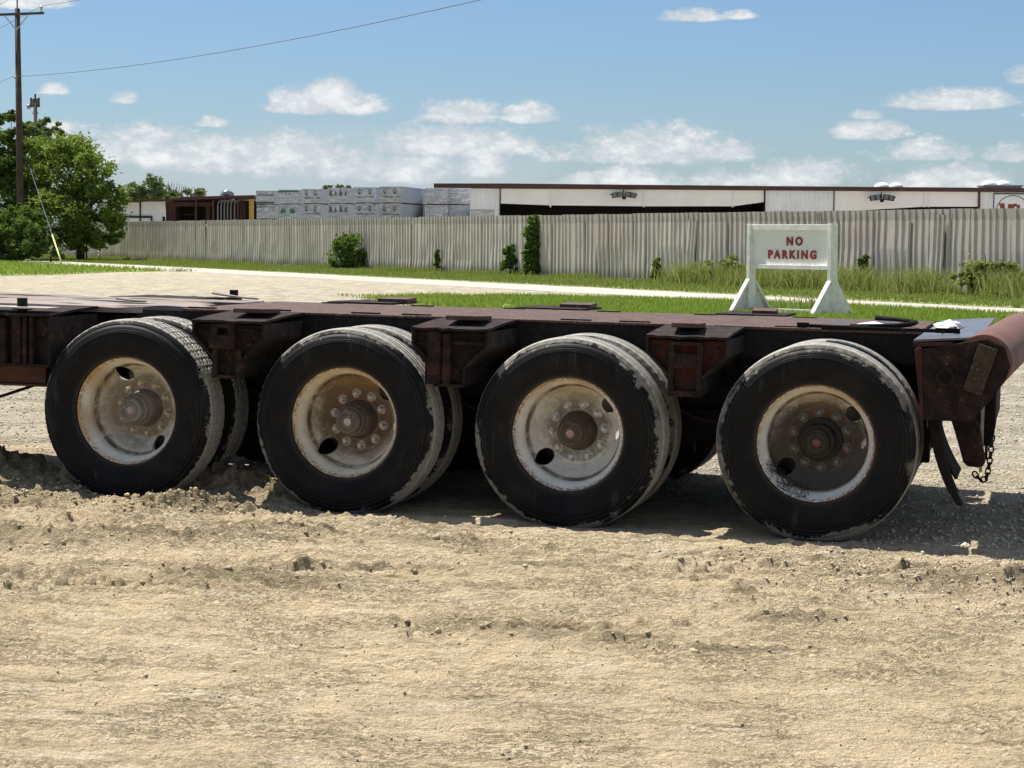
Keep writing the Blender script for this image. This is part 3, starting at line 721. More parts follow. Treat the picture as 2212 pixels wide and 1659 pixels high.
for k in range(4):
    pm, hubc, nutc, capc, lab, rot = paint[k]
    HM = rust_steel('hub_casting', hubc, tuple(v*.6 for v in hubc), tuple(min(v*1.5, .4) for v in hubc), 9, .5)
    NM = simple('nut_steel', tuple(min(.75, v*2.2) for v in nutc), tuple(v*.6 for v in nutc), .5, 40); CM = simple('cap_plug', capc, None, .35, 30)
    me = RIM.copy(); me.name = 'wheel'; me.materials.clear(); me.materials.append(pm)
    wh = inst('wheel', me, TR, (WX[k], .004, WZ[k]), (0, rot, 0)); wh['label'] = lab
    ty = inst('tyre', TY[k], wh, (0, 0, 0), (0, -rot, 0))
    hb = inst('hub', hub_mesh('oil' if k == 0 else 'cap', HM), wh)
    cp = CAPM.copy(); cp.materials.clear(); cp.materials.append(CM)
    inst('hub_cap', cp, wh, (0, .088 if k == 0 else .082, 0))
    nm = NUT.copy(); nm.materials.clear(); nm.materials.append(NM)
    for q in range(10):
        a = 2*math.pi*(q+.5)/10+.06-.25*(k == 1)
        inst('lug_nut', nm, wh, (.143*math.cos(a), .277, .143*math.sin(a)), (0, -a, 0))
    # the inner dual
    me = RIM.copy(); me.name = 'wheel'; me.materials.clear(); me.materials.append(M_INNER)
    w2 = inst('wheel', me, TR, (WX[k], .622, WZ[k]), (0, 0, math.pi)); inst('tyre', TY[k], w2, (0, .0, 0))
    # far side pair
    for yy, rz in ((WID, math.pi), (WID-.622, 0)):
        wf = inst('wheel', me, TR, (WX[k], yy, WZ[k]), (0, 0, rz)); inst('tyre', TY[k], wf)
    MB().tube([(WX[k], .3, WZ[k]), (WX[k], WID-.3, WZ[k])], .075, 16).build('axle', M_GREASE, TR, True, 40)
    mb = MB().lathe([(.21, -.10), (.21, .10), (.17, .10), (.17, -.10)], 32, close=True)
    for yb in (.74, WID-.74): inst('brake_drum', mb.mesh('brake_drum', M_GREASE, True, 40), TR, (WX[k], yb, WZ[k]))
    mb = MB()
    for yb in (.92, WID-.92): mb.box((WX[k]-.52, yb-.04, WZ[k]-.16), (WX[k]+.52, yb+.04, WZ[k]-.05)); mb.box((WX[k]-.14, yb-.10, WZ[k]-.20), (WX[k]+.14, yb+.10, .60))
    mb.build('spring_seat', M_GREASE, TR, bevel=.006)
# straw and leaves caught in the last rim
mb = MB()
for i in range(130):
    a = R(random.uniform(205, 262)); r = random.uniform(.235, .29); p = Vector((r*math.cos(a), random.uniform(.03, .16), r*math.sin(a)))
    d = Vector((random.gauss(0, 1), random.gauss(0, .5), random.gauss(0, .7))).normalized()*random.uniform(.02, .05)
    mb.tube([p-d, p, p+d], .0013, 3)
mb.build('debris', simple('dry_straw', (.05, .035, .022), (.02, .015, .01), .9), TR, loc=(WX[0], 0, WZ[0]))

# frame
def ibeam(y, z0, z1, x0, x1, fl=.07):
    return MB().box((x0, y-.008, z0+.016), (x1, y+.008, z1-.016)).box((x0, y-fl, z0), (x1, y+fl, z0+.016)).box((x0, y-fl, z1-.016), (x1, y+fl, z1))
for y in (.80, WID-.80): ibeam(y, .60, 1.0, -9.0, .50).build('main_beam', M_GREASE, TR)
for y in (.80, WID-.80):
    MB().box((-4.15, y-.05, .40), (.45, y+.05, .585)).build('walking_beam', M_GREASE, TR, bevel=.008)
for x in np.arange(-8.6, .4, .62):
    MB().box((x-.03, .66, .80), (x+.03, WID-.66, .985)).build('crossmember', M_GREASE, TR)
# deck edge skirt (dark channel under the plate)
for y, s in ((DY0+.012, 1), (DY1-.012, -1)):
    MB().box((-4.0, y-.006, .885), (.46, y+.006, Z0-.014)).box((-4.0, min(y, y+s*.06), .872), (.46, max(y, y+s*.06), .884)).build('deck_side_channel', M_GREASE, TR)
# deck plates, three lengths with lap joints
for i, (xa, xb) in enumerate(((-3.72, -2.30), (-2.294, -.62), (-.614, .46))):
    mb = MB(); n = 24
    xs = np.linspace(xa, xb, n)
    for j in range(n-1):
        dz = .004*math.sin(j*1.7+i)
        mb.box((xs[j], DY0-.012, Z0-.012), (xs[j+1], DY1+.012, Z0))
    o = MB().box((xa, DY0-.012, Z0-.012), (xb, DY1+.012, Z0+.0015*i)).build('deck_plate', M_DECK, TR, bevel=.003)
# lashing slots along both edges: raised black bars paint the dark of the recesses
for x in (-3.62, -3.16, -2.62, -2.02, -1.40, -.22, .05, .27, -2.32, -1.07):
    MB().box((x-.085, DY0+.05, Z0+.001), (x+.085, DY0+.085, Z0+.009)).build('slot_dark_bar', M_BLACK, TR, bevel=.003)
for x in (-3.3, -2.7, -2.1, -1.5, -.9, -.3, .2):
    MB().box((x-.07, DY1-.09, Z0+.001), (x+.07, DY1-.05, Z0+.008)).build('slot_dark_bar', M_BLACK, TR, bevel=.003)
# planks on the forward part
for i, (y0, y1) in enumerate(((.60, .82), (.835, 1.06), (1.075, 1.29), (1.305, 1.53), (1.545, 1.79), (1.805, 2.05))):
    for j, (xa, xb) in enumerate(((-9.0, -6.4), (-6.38, -3.72-random.uniform(-.0, .25)))):
        mb = MB(); n = 14; xs = np.linspace(xa, xb, n); dz = [random.uniform(-.0025, .003)-.008*(random.random() < .08) for _ in xs]; e = [random.uniform(-.007, .007) for _ in xs]
        V = []
        for q in range(n):
            for (yy, zz) in ((y0+e[q], Z0-.035), (y1+e[-q], Z0-.035), (y1+e[-q], Z0+dz[q]), (y0+e[q], Z0+dz[q]+random.uniform(-.003, .003))): V.append((xs[q], yy, zz))
        Fc = [(0, 3, 2, 1), tuple(4*(n-1)+c for c in (0, 1, 2, 3))]
        for q in range(n-1):
            for c in range(4): a = 4*q+c; b_ = 4*q+(c+1) % 4; Fc.append((a, b_, b_+4, a+4))
        MB().add(V, Fc).build('plank', M_PLANK, TR)
# torn splinters lifting from the deck
for (x, y, l, lift, rz) in ((-4.12, 2.00, .30, .03, .02), (-4.35, 1.1, .18, .012, -.1)):
    V = []; n = 6
    for q in range(n):
        f = q/(n-1); w_ = .05*(1-f*.85)
        V += [(f*l, -w_, lift*(1-f)**1.5+.004), (f*l, w_, lift*(1-f)**1.5+.004), (f*l, w_, lift*(1-f)**1.5+.014), (f*l, -w_, lift*(1-f)**1.5+.014)]
    Fc = [(0, 1, 2, 3), tuple(4*(n-1)+c for c in (3, 2, 1, 0))]
    for q in range(n-1):
        for c in range(4): a = 4*q+c; b_ = 4*q+(c+1) % 4; Fc.append((a, a+4, b_+4, b_))
    MB().add(V, Fc).build('splinter', M_PLANK, TR, loc=(x, y, Z0+.004), rot=(0, 0, rz))

# outrigger brackets
def outrigger(x0, kind, side=1, wide=.21):
    """x0 centre of the face; the arm spans from the wheel face plane in to the deck edge"""
    def Yv(y): return y if side > 0 else WID-y
    def bx(mb, a, b_):
        y0, y1 = sorted((Yv(a[1]), Yv(b_[1]))); return mb.box((a[0], y0, a[2]), (b_[0], y1, b_[2]))
    def pr(mb, poly, y0, y1):
        y0, y1 = sorted((Yv(y0), Yv(y1))); return mb.prism(poly, y0, y1)
    L_, R_ = x0-wide, x0+wide
    # arm shell: top plate bending down at the tip, and the outline walls
    top = MB(); ny = 7
    V = []; nx = 12
    for j in range(ny+1):
        y = j/ny*.588; dz = -.030*(1-j/ny)**1.5*(1 if side > 0 else .15)
        for i in range(nx+1):
            xx = L_+(R_-L_)*i/nx; ed = (.010*(random.random()-.5)) if j == 0 else 0
            V.append((xx, Yv(y+ed*.8), Z0-.002+dz+ed*.7))
    n1 = len(V); V += [(a, b_, c-.014) for a, b_, c in V]; Fc = []
    for j in range(ny):
        for i in range(nx):
            a = j*(nx+1)+i; q = (a, a+1, a+nx+2, a+nx+1)
            if side < 0: q = q[::-1]
            Fc.append(q); Fc.append(tuple(c+n1 for c in q[::-1]))
    for i in range(nx):
        a = i; q = (a, a+n1, a+1+n1, a+1); Fc.append(q if side > 0 else q[::-1])
    for j in range(ny):
        a = j*(nx+1); q = (a, a+nx+1, a+nx+1+n1, a+n1); Fc.append(q)
        a = j*(nx+1)+nx; q = (a, a+n1, a+nx+1+n1, a+nx+1); Fc.append(q)
    arm = top.add(V, Fc).build('outrigger', M_ARM, TR)
    pts = [(L_, 1.0), (L_, .72), (R_, .72), (R_, 1.0)] if x0 < -4 else [(L_, 1.0), (L_, .925), (x0-.085, .80), (x0-.085, .705), (x0+.09, .705), (x0+.09, .80), (R_, .915), (R_, 1.0)]
    th = .014
    mb = MB()
    for i in range(len(pts)-1):
        (xa, za), (xb, zb) = pts[i], pts[i+1]; d = Vector((xb-xa, zb-za)).normalized(); nrm = Vector((-d.y, d.x))*th
        poly = [(xa, za), (xb, zb), (xb+nrm.x, zb+nrm.y), (xa+nrm.x, za+nrm.y)]
        pr(mb, poly, .004, .584)
    mb.build('arm_wall', M_ARM, arm, bevel=.002)
    # face web set back behind the wall edges
    web = [(L_+.016, .99), (L_+.016, .93), (x0-.07, .80), (x0-.07, .722), (x0+.075, .722), (x0+.075, .80), (R_-.016, .915), (R_-.016, .99)]
    pr(MB(), web, .05, .062).build('face_web', M_RED if kind == 'hook' and side > 0 and x0 > -4 else M_ARM, arm)
    for bx0, bz0 in ((L_+.05, .955), (R_-.05, .955), (L_+.10, .90), (R_-.09, .90)):
        MB().lathe([(0, -.012), (.009, -.012), (.010, 0)], 6).build('bolt', M_ARM, arm, loc=(bx0, Yv(.05), bz0), rot=(0, 0, 0 if side > 0 else math.pi))
    if kind == 'hook':          # box post with a square pocket and a slot above
        mb = MB()
        for (a, b_) in (((x0-.09, .0, .715), (x0-.062, .05, .985)), ((x0+.055, .0, .715), (x0+.085, .05, .985)), ((x0-.062, .0, .715), (x0+.055, .05, .735)), ((x0-.062, .0, .85), (x0+.055, .05, .925)), ((x0-.062, .0, .968), (x0+.055, .05, .985))): bx(mb, a, b_)
        mb.build('pocket_frame', M_ARM, arm, bevel=.004)
    elif kind == 'pipe':        # round stake tube beside a slotted box
        yc = Yv(.035)
        mb = MB().tube([(x0-.085, yc, .715), (x0-.085, yc, .995)], .042, 20); mb.build('stake_tube', M_ARM, arm, True, 40, loc=(0, 0, 0))
        MB().tube([(x0-.085, yc, .765), (x0-.085, yc, .83)], .0445, 20).build('red_band', M_RED, arm, True, 40)
        mb = MB(); bx(mb, (x0-.035, .0, .71), (x0+.005, .05, .985)); bx(mb, (x0+.02, .0, .93), (R_-.02, .02, .945)); bx(mb, (x0-.14, .03, .71), (x0-.13, .06, .99)); mb.build('pocket_frame', M_ARM, arm, bevel=.004)
        mb = MB(); bx(mb, (x0-.035, -.002, .765), (x0+.008, .0, .83)); mb.build('red_band', M_RED, arm)
    elif kind == 'block':
        mb = MB()
        for (a, b_) in (((x0-.11, .0, .86), (x0+.04, .055, .935)), ((x0-.10, .0, .935), (x0-.062, .05, .995)), ((x0+.0, .0, .935), (x0+.04, .05, .995)), ((x0-.062, .0, .975), (x0+.0, .05, .995)),
                        ((x0-.09, .0, .70), (x0-.06, .04, .86)), ((x0+.05, .0, .70), (x0+.08, .04, .86)), ((x0-.06, .0, .70), (x0+.05, .04, .72)), ((x0+.06, .0, .96), (x0+.16, .02, .972))): bx(mb, a, b_)
        mb.build('pocket_frame', M_ARM, arm, bevel=.004)
    return arm
BX = [-.666, -1.925, -3.178]
def lift(o, dz): o.location.z += dz
for x, kd in zip(BX, ('hook', 'pipe', 'block')):
    outrigger(x, kd, 1)
    lift(outrigger(x+.02, 'hook', -1), .012)
outrigger(-4.60, 'hook', 1, .36); outrigger(-4.6, 'hook', -1, .3)
for x, y, rz, w_, d_ in ((-.70, .26, .10, .15, .40), (-1.90, .28, .10, .19, .34), (-3.13, .30, .16, .19, .34), (-.60, 2.42, .10, .15, .34), (-1.80, 2.44, .05, .20, .24), (-3.02, 2.44, .05, .20, .24)):
    zt = Z0-.012 if y < 1 else Z0-.006
    MB().box((-w_/2, -d_/2, 0), (w_/2, d_/2, .024)).build('pad_plate', M_PAD, TR, bevel=.003, loc=(x, y, zt+.014), rot=(R(-2) if y < 1 else R(1), 0, rz))
# forward side box with tube, ribs and lower beam
mb = MB().box((-9.0, .06, .72), (-4.26, .11, 1.0)).box((-9, .04, .715), (-4.24, .30, .735))
mb.build('side_beam', M_GREASE, TR, bevel=.004)
for x in (-4.36, -4.40, -4.72): MB().box((x-.012, .01, .72), (x+.012, .06, .995)).build('rib', M_ARM, TR, bevel=.003)
MB().tube([(-4.46, .045, .72), (-4.46, .045, 1.0)], .034, 16).build('stake_tube', M_ARM, TR, True, 40)
MB().box((-9.0, .24, .605), (-4.39, .34, .715)).box((-9, .22, .59), (-4.37, .36, .605)).build('lower_beam', rust_steel('red_brown_beam', (.10, .045, .030), (.07, .034, .024), (.15, .075, .05), 4, .7), TR, bevel=.004)
for (x, y) in ((-4.462, .10), (-4.175, 2.45)):
    MB().tube([(0, 0, -.03), (0, 0, .062)], .029, 18).build('stake_pin', M_GREASE, TR, True, 40, loc=(x, y, Z0-.01))
    MB().tube([(0, 0, -.004), (0, 0, .012)], .055, 18).build('pin_collar', M_ARM, TR, True, 40, loc=(x, y, Z0-.01))
pe = simple('pale_worn_edge', (.42, .40, .35), (.30, .27, .22), .7, 9)
MB().box((-9.0, .012, Z0-.004), (-4.26, .16, Z0+.004)).build('worn_edge_strip', pe, TR)
# cable sagging below
P_ = [Vector((-4.40, .30, .625))+Vector((-f*1.1, 0, -.185*f*2.2+.09*f*f)) for f in np.linspace(0, 1, 14)]
MB().tube(P_, .009, 8).build('hanging_cable', M_BLACK, TR, True)
for x0_ in (-.66, -1.92, -3.16):
    P_ = [Vector((x0_-.30+.60*f, .72, .66-.13*math.sin(math.pi*f)+.01*math.sin(9*f))) for f in np.linspace(0, 1, 12)]
    MB().tube(P_, .010, 7).build('air_hose', simple('red_brown_hose', (.05, .012, .01), (.03, .012, .01), .7), TR, True)
    MB().lathe([(0, -.10), (.06, -.10), (.078, -.06), (.078, .04), (.06, .07), (0, .07)], 24).build('brake_chamber', M_GREASE, TR, True, 40, loc=(x0_+.12, .80, .50))
# sheet added behind the wheels only to keep the gaps dark
MB().box((-9, .70, .62), (.4, .715, .99)).build('gap_blocker', M_GREASE, TR)

# rear end assembly
endp = [(.485, .990), (.505, .655), (.545, .628), (.765, .632), (.800, .690), (.905, .815), (.93, .90), (.905, .99), (.80, 1.030), (.63, 1.012), (.50, 1.0)]
endp = endp[1:] + endp[:1]
MB().prism([(.500, .99), (.530, .640), (.765, .640), (.915, .84), (.94, .92), (.91, 1.01), (.82, 1.052), (.62, 1.012)], .0, .03).build('end_plate', M_ARM, TR, bevel=.004)
MB().prism([(.478, .985), (.522, .640), (.534, .634), (.512, .998), (.49, .998)], -.012, .62).build('end_plate_edge', M_RED, TR, bevel=.003)
MB().box((.512, .03, .66), (.60, WID-.03, .99)).build('rear_crossbeam', M_GREASE, TR, bevel=.006)
MB().prism([(.60, .66), (.76, .66), (.86, .78), (.70, .96), (.60, .98)], .03, WID-.03).build('rear_cradle', M_GREASE, TR)
MB().prism([(.47, 1.022), (.79, 1.050), (.79, 1.060), (.47, 1.036)], .015, WID-.015).build('rear_apron_plate', M_BLUE, TR, bevel=.002)
MB().prism([(.47, 1.0), (.66, 1.014), (.66, 1.030), (.47, 1.018)], .0, .014).build('apron_edge', M_RED, TR)
mb = MB().lathe([(0, -.0), (.136, .0), (.140, .004), (.140, 3.13), (.136, 3.135), (0, 3.135)], 72)
ro = mb.build('rear_roller', M_ROLL, TR, True, 40, loc=(.81, .012, .935), rot=(0, 0, R(-2.2)))
for yy in (.35, .42, 1.5): MB().lathe([(.1405, yy), (.1412, yy+.004), (.1405, yy+.008)], 72).build('weld_seam', M_ROLL, ro, True)
Md = Matrix.Translation((.80, -.02, .915)) @ Matrix.Rotation(R(17), 4, 'Y')
MB().box((-.045, .0, -.135), (.05, .03, .105), Md).build('diagonal_bar', rust_steel('brown_bar', (.06, .042, .026), (.028, .02, .014), (.12, .085, .05), 14, .85), TR, bevel=.003)
MB().lathe([(.030, -.01), (.046, -.012), (.050, .0), (.050, .01), (.030, .01)], 32).build('pin_boss', M_ARM, TR, True, 40, loc=(.632, -.002, .855))
MB().lathe([(0, .0), (.030, .0)], 32).build('pin_hole_disc', M_BLACK, TR, loc=(.632, -.004, .855))  # flat black disc paints the darkness inside the hole
MB().box((.60, -.012, .895), (.67, .0, .905)).box((.678, -.012, .66), (.684, .0, .99)).build('weld_strap', M_ARM, TR)
# curved mud flap
V = []; n = 12
for q in range(n):
    f = q/(n-1); x = .585+.135*f**1.7; z = .64-.42*f; w_ = .052-.006*f if f < .9 else .030
    V += [(x-w_/2, .03, z), (x+w_/2, .03, z), (x+w_/2, .10, z), (x-w_/2, .10, z)]
Fc = [(0, 1, 2, 3), tuple(4*(n-1)+c for c in (3, 2, 1, 0))]
for q in range(n-1):
    for c_ in range(4): a = 4*q+c_; b_ = 4*q+(c_+1) % 4; Fc.append((a, a+4, b_+4, b_))
MB().add(V, Fc).build('mud_flap', simple('mud_flap_rubber', (.007, .006, .006), (.016, .013, .011), .9, 7, .3, spec=.12), TR, True, 50)
V = []
for q in range(n):
    f = q/(n-1); x = .575+.115*f**1.7; z = .64-.30*f
    V += [(x, .11, z), (x+.012, .11, z), (x+.012, .60, z), (x, .60, z)]
MB().add(V, Fc).build('mud_flap', M_BLACK, TR)
MB().prism([(.655, .64), (.775, .64), (.80, .60), (.818, .50), (.835, .43), (.825, .405), (.80, .397), (.745, .40), (.725, .42), (.695, .52)], .18, .26).build('hanger_leg', M_ARM, TR, bevel=.008)
MB().box((.80, .30, .36), (.815, .34, .72)).build('guide_rod', pe, TR)
MB().box((.762, 1.25, .30), (.79, 1.28, .62)).box((.80, 1.2, .33), (.815, 1.23, .6)).build('safety_rod', M_GREASE, TR)
MB().box((.74, .9, .56), (.86, 1.75, .74)).prism([(.74, .56), (.86, .56), (.84, .42), (.77, .42)], 1.05, 1.12).build('hitch_block', M_GREASE, TR, bevel=.01)
# chain: shackle and links
def link_mesh(a=.019, b_=.010, r=.0048, mt=M_GREASE):
    P = []
    for i in range(16):
        t = 2*math.pi*i/16; P.append(Vector((a*math.cos(t)*(1 if True else 0), 0, 0))+Vector((math.copysign(b_, math.cos(t))*.0, b_*1.35*math.sin(t), 0)))
    P = [Vector((a*math.copysign(abs(math.cos(2*math.pi*i/16))**.75, math.cos(2*math.pi*i/16)), b_*1.35*math.copysign(abs(math.sin(2*math.pi*i/16))**.75, math.sin(2*math.pi*i/16)), 0)) for i in range(17)]
    return MB().tube(P, r, 6, False).mesh('chain_link', mt, True)
LK = link_mesh()
cpath = [Vector(p) for p in ((.838, 1.2, .50), (.836, 1.2, .42), (.830, 1.2, .34), (.822, 1.2, .27), (.812, 1.2, .222), (.795, 1.2, .212), (.775, 1.2, .222), (.752, 1.2, .245), (.735, 1.2, .275))]
ch = MB().tube([(.835, 1.18, .53), (.835, 1.22, .53)], .012, 8).build('chain', M_GREASE, TR, True)
dacc = 0; tot = []; 
for a, b_ in zip(cpath[:-1], cpath[1:]):
    L_ = (b_-a).length; k = max(2, int(L_/.004))
    for i in range(k): tot.append(a.lerp(b_, i/k))
s_ = 0; last = tot[0]; pts = [tot[0]]
for p in tot[1:]:
    s_ += (p-last).length; last = p
    if s_ >= .0285: pts.append(p); s_ = 0
for i in range(len(pts)-1):
    c0 = (pts[i]+pts[i+1])/2; d = (pts[i+1]-pts[i]).normalized()
    q = d.to_track_quat('X', 'Z') @ Euler((R(90*(i % 2)+20), 0, 0)).to_quaternion()
    o = inst('chain_link', LK, ch, c0); o.rotation_mode = 'QUATERNION'; o.rotation_quaternion = q
SHM = rust_steel('rusty_hook', (.14, .07, .05), (.10, .05, .04), (.2, .12, .1), 20, .6)
MB().tube([(.80+.022*math.cos(t), 1.2, .585-.03*math.sin(t)) for t in np.linspace(-2.6, 2.9, 16)], .0075, 8).tube([(.78, 1.2, .60), (.80, 1.2, .66), (.83, 1.2, .63), (.835, 1.2, .56), (.826, 1.2, .53)], .009, 8).build('shackle', SHM, TR, True)

# ------------------------------------------------------------------ loose things lying on the deck
def on_deck(x, y, z=0):       # trailer coordinates to world
    return TRM @ Vector((x, y, Z0+z))
bpy.context.view_layer.update(); TRM = TR.matrix_world.copy()
def loose(name, x, y, z=0, rz=0):
    return on_deck(x, y, z), Euler((0, TILT, YAW+rz))
l, r_ = loose('bar', .33, .44, .004, .10)
o = MB().box((-.34, -.010, .004), (.34, .010, .022)).box((-.36, -.016, .002), (-.22, .016, .026)).box((.22, -.016, .002), (.345, .016, .028)).box((.05, -.02, 0), (.07, .02, .012)).box((.25, -.03, 0), (.262, .03, .012)).build('tie_down_bar', M_BLACK, None, bevel=.002, loc=l, rot=r_)
tag(o, 'long thin black bar lying along the deck near the roller', 'bar')
l, r_ = loose('hook', .08, .80, .012, 0)
P_ = [Vector((.0+.0, 0, 0)), Vector((.14, .02, .004)), Vector((.25, .06, .008)), Vector((.315, .13, .016)), Vector((.335, .22, .022)), Vector((.30, .32, .026)), Vector((.21, .385, .03)), Vector((.10, .41, .034))]
o = MB().tube(P_, [.012, .013, .014, .014, .013, .012, .012, .014], 8).build('hook_strap', M_BLACK, None, True, loc=l, rot=r_)
tag(o, 'curved black hook shaped strap resting on the deck beside the white rag', 'strap')
l, r_ = loose('bar', .04, .62, .006, -.03)
o = MB().box((-.20, -.014, 0), (.16, .014, .018)).box((-.22, -.02, 0), (-.16, .02, .026)).build('short_bar', M_BLACK, None, bevel=.003, loc=l, rot=r_)
tag(o, 'short black flat bar lying left of the hook strap', 'bar')
def rag(x, y, w_, d_, h_, seed, label):
    n = 26; u = np.linspace(-1, 1, n); U, Vv = np.meshgrid(u, u)
    r = np.hypot(U, Vv); ang = np.arctan2(Vv, U); rad = 1+.25*np.sin(ang*3+seed)+.12*np.sin(ang*7+seed*2)
    Zz = np.clip(1-r/rad, 0, 1)**.6*h_*(.6+.8*fbm(U*2.2+seed, Vv*2.2, 3, seed))+.004
    k = np.minimum(1, rad/np.maximum(np.maximum(abs(U), abs(Vv))*1.15, 1e-3)*.9)
    Vt = np.stack([U*w_*rad*.8, Vv*d_*rad*.8, Zz], -1).reshape(-1, 3)
    Bt = Vt.copy(); Bt[:, 2] = .001
    I = np.arange(n*n).reshape(n, n)
    Ff = np.stack([I[:-1, :-1], I[:-1, 1:], I[1:, 1:], I[1:, :-1]], -1).reshape(-1, 4)
    me = npmesh('rag', np.concatenate([Vt, Bt]), np.concatenate([Ff, Ff[:, ::-1]+n*n]), M_CLOTH, True)
    l, r_ = loose('rag', x, y, .003); o = bpy.data.objects.new('rag', me); col.objects.link(o); o.location = l; o.rotation_euler = r_
    return tag(o, label, 'rag')
rag(.19, 1.0, .11, .14, .025, 3, 'crumpled white rag lying under the curved black hook strap')
rag(.585, 1.12, .08, .12, .045, 5, 'peaked white rag between the long black bar and the roller')

# ------------------------------------------------------------------ corrugated fence
fence = empty('metal_fence', rp(50, 38.8, 0)); tag(fence, 'long weathered grey corrugated sheet metal fence running behind the road', 'fence')
def sheet_mesh(var):
    prof = []; W_ = .91; k = 3; pit = W_/k
    for i in range(k):
        x = i*pit; prof += [(x, 0), (x+.17, 0), (x+.195, .042), (x+.265, .042), (x+.29, 0)]
    prof.append((W_+.02, .003)); zs = [0, .6, 1.3, 1.9, 2.49]
    V = []; rr = random.Random(var)
    for j, z in enumerate(zs):
        bend = rr.uniform(-.03, .03)*(1-z/2.49)
        for x, y in prof:
            bot = rr.uniform(-.02, .12) if (j == 0 and var % 3 == 0) else 0
            V.append((x, -y+bend, z+bot))
    n = len(prof); Fc = [(j*n+i, j*n+i+1, (j+1)*n+i+1, (j+1)*n+i) for j in range(len(zs)-1) for i in range(n-1)]
    me = bpy.data.meshes.new('fence_sheet'); me.from_pydata(V, [], Fc); me.materials.append(M_FENCE); return me
SH = [sheet_mesh(v) for v in range(9)]
fdir = math.atan2(-TD.y, -TD.x)      # toward the camera side
lo, hi = -2, 170
nsh = int((hi-lo)/.90)
for i in range(nsh):
    t = hi-i*.90; p = rp(t, 38.8, 0)
    lean = random.gauss(0, .006); off = random.uniform(-.012, .012)
    near = t < 62
    loc = p-fence.location-ND*(-off)
    o = inst('fence_sheet', SH[random.randrange(9)], fence, loc, (random.gauss(0, .01), lean, fdir), (1.07, 1, 1+random.uniform(-.005, .005)))
for t in (18.5, 22.0, 26.3, 29.2, 34.6, 38.4, 41.7, 47.5, 53., 61.):
    lean = random.choice((-1, 1, 1))*random.uniform(.03, .11)
    inst('fence_sheet', SH[random.randrange(9)], fence, rp(t, 38.8, 0)-fence.location-ND*.06, (0, lean, fdir), (random.uniform(.35, .7), 1, random.uniform(.9, .985)))
for i in range(37):
    t = hi-i*4.6
    MB().box((-.04, -.04, 0), (.04, .04, 2.35)).build('post', M_TIMBER, fence, loc=rp(t, 39.0, 0)-fence.location)
for z in (.4, 1.3, 2.2):
    a = rp(lo-1, 38.93, z)-fence.location; b_ = rp(hi, 38.93, z)-fence.location
    MB().tube([a, b_], .04, 4).build('rail', M_TIMBER, fence)

# ------------------------------------------------------------------ no parking sign
SP = gnd(1712, 676); sa = R(-50)     # middle of the sign foot
sg = empty('parking_sign', (5.64, 40.9, 0), (0, 0, 0)); SGA = -50
# local frame: x along the sign (left to right), -y is the front
sg.rotation_euler = (0, 0, R(SGA))
tag(sg, 'white painted wooden sign on triangular feet reading NO PARKING in red letters', 'sign')
HW, HT = 1.10, 1.86
for sx in (-1, 1):
    x = sx*HW
    MB().box((x-.045, -.10, 0), (x+.045, .10, HT)).build('post', M_WHITEP, sg, bevel=.006)
    mb = MB()                                     # triangular foot: solid gusset plate and sloping boards
    Mx = Matrix.Translation((x, 0, 0)) @ Matrix.Rotation(R(90), 4, 'Z')
    mb.prism([(-.62, .0), (.62, .0), (.07, .68), (-.07, .68)], -.058*sx-.006, -.058*sx+.006, Mx)
    mb.build('gusset', M_WHITEP, sg)
    for s in (-1, 1):
        mb = MB()
        mb.prism([(s*.66, 0), (s*.60, 0), (s*.10, .65), (s*.10, .73)][::s], -.05, .05, Mx)
        mb.build('brace_board', M_WHITEP, sg)
MB().box((-HW+.045, -.05, HT-.13), (HW-.045, .05, HT-.01)).build('top_rail', M_WHITEP, sg, bevel=.005)
MB().box((-HW+.045, -.07, .945), (HW-.045, .07, 1.03)).build('lower_rail', M_WHITEP, sg, bevel=.005)
MB().box((-HW+.045, -.05, .05), (HW-.045, .05, .14)).build('base_rail', M_WHITEP, sg, bevel=.005)
Mp, t, p = mat('rough_white_panel'); o_ = objc(t)
pset(t, p, t.mix(t.noise(o_, 5, 4), (.86, .82, .80), (.77, .73, .71)), .6, None, t.bump(t.noise(o_, 14, 5, .6, 1.5), .35, .03))
pan = MB().box((-HW+.045, -.012, 1.03), (HW-.045, .012, HT-.13)).build('sign_panel', Mp, sg)
def text(txt, size, x, z, parent, mt, name, sx=1.0, space=1.0, off=.008, y=-.02):
    cu = bpy.data.curves.new(name, 'FONT'); cu.body = txt; cu.size = size; cu.align_x = 'CENTER'; cu.extrude = .005; cu.offset = off; cu.space_character = space
    to = bpy.data.objects.new('tmp', cu); col.objects.link(to); bpy.context.view_layer.update()
    me = mod_apply(to); bpy.data.objects.remove(to); me.materials.clear(); me.materials.append(mt)
    return inst(name, me, parent, (x, y, z), (R(90), 0, 0), (sx, 1, 1))
text('NO', .225, .10, 1.435, pan, M_REDL, 'lettering', 1.05, 1.5, .012)
text('PARKING', .225, .04, 1.165, pan, M_REDL, 'lettering', 1.05, 1.45, .012)

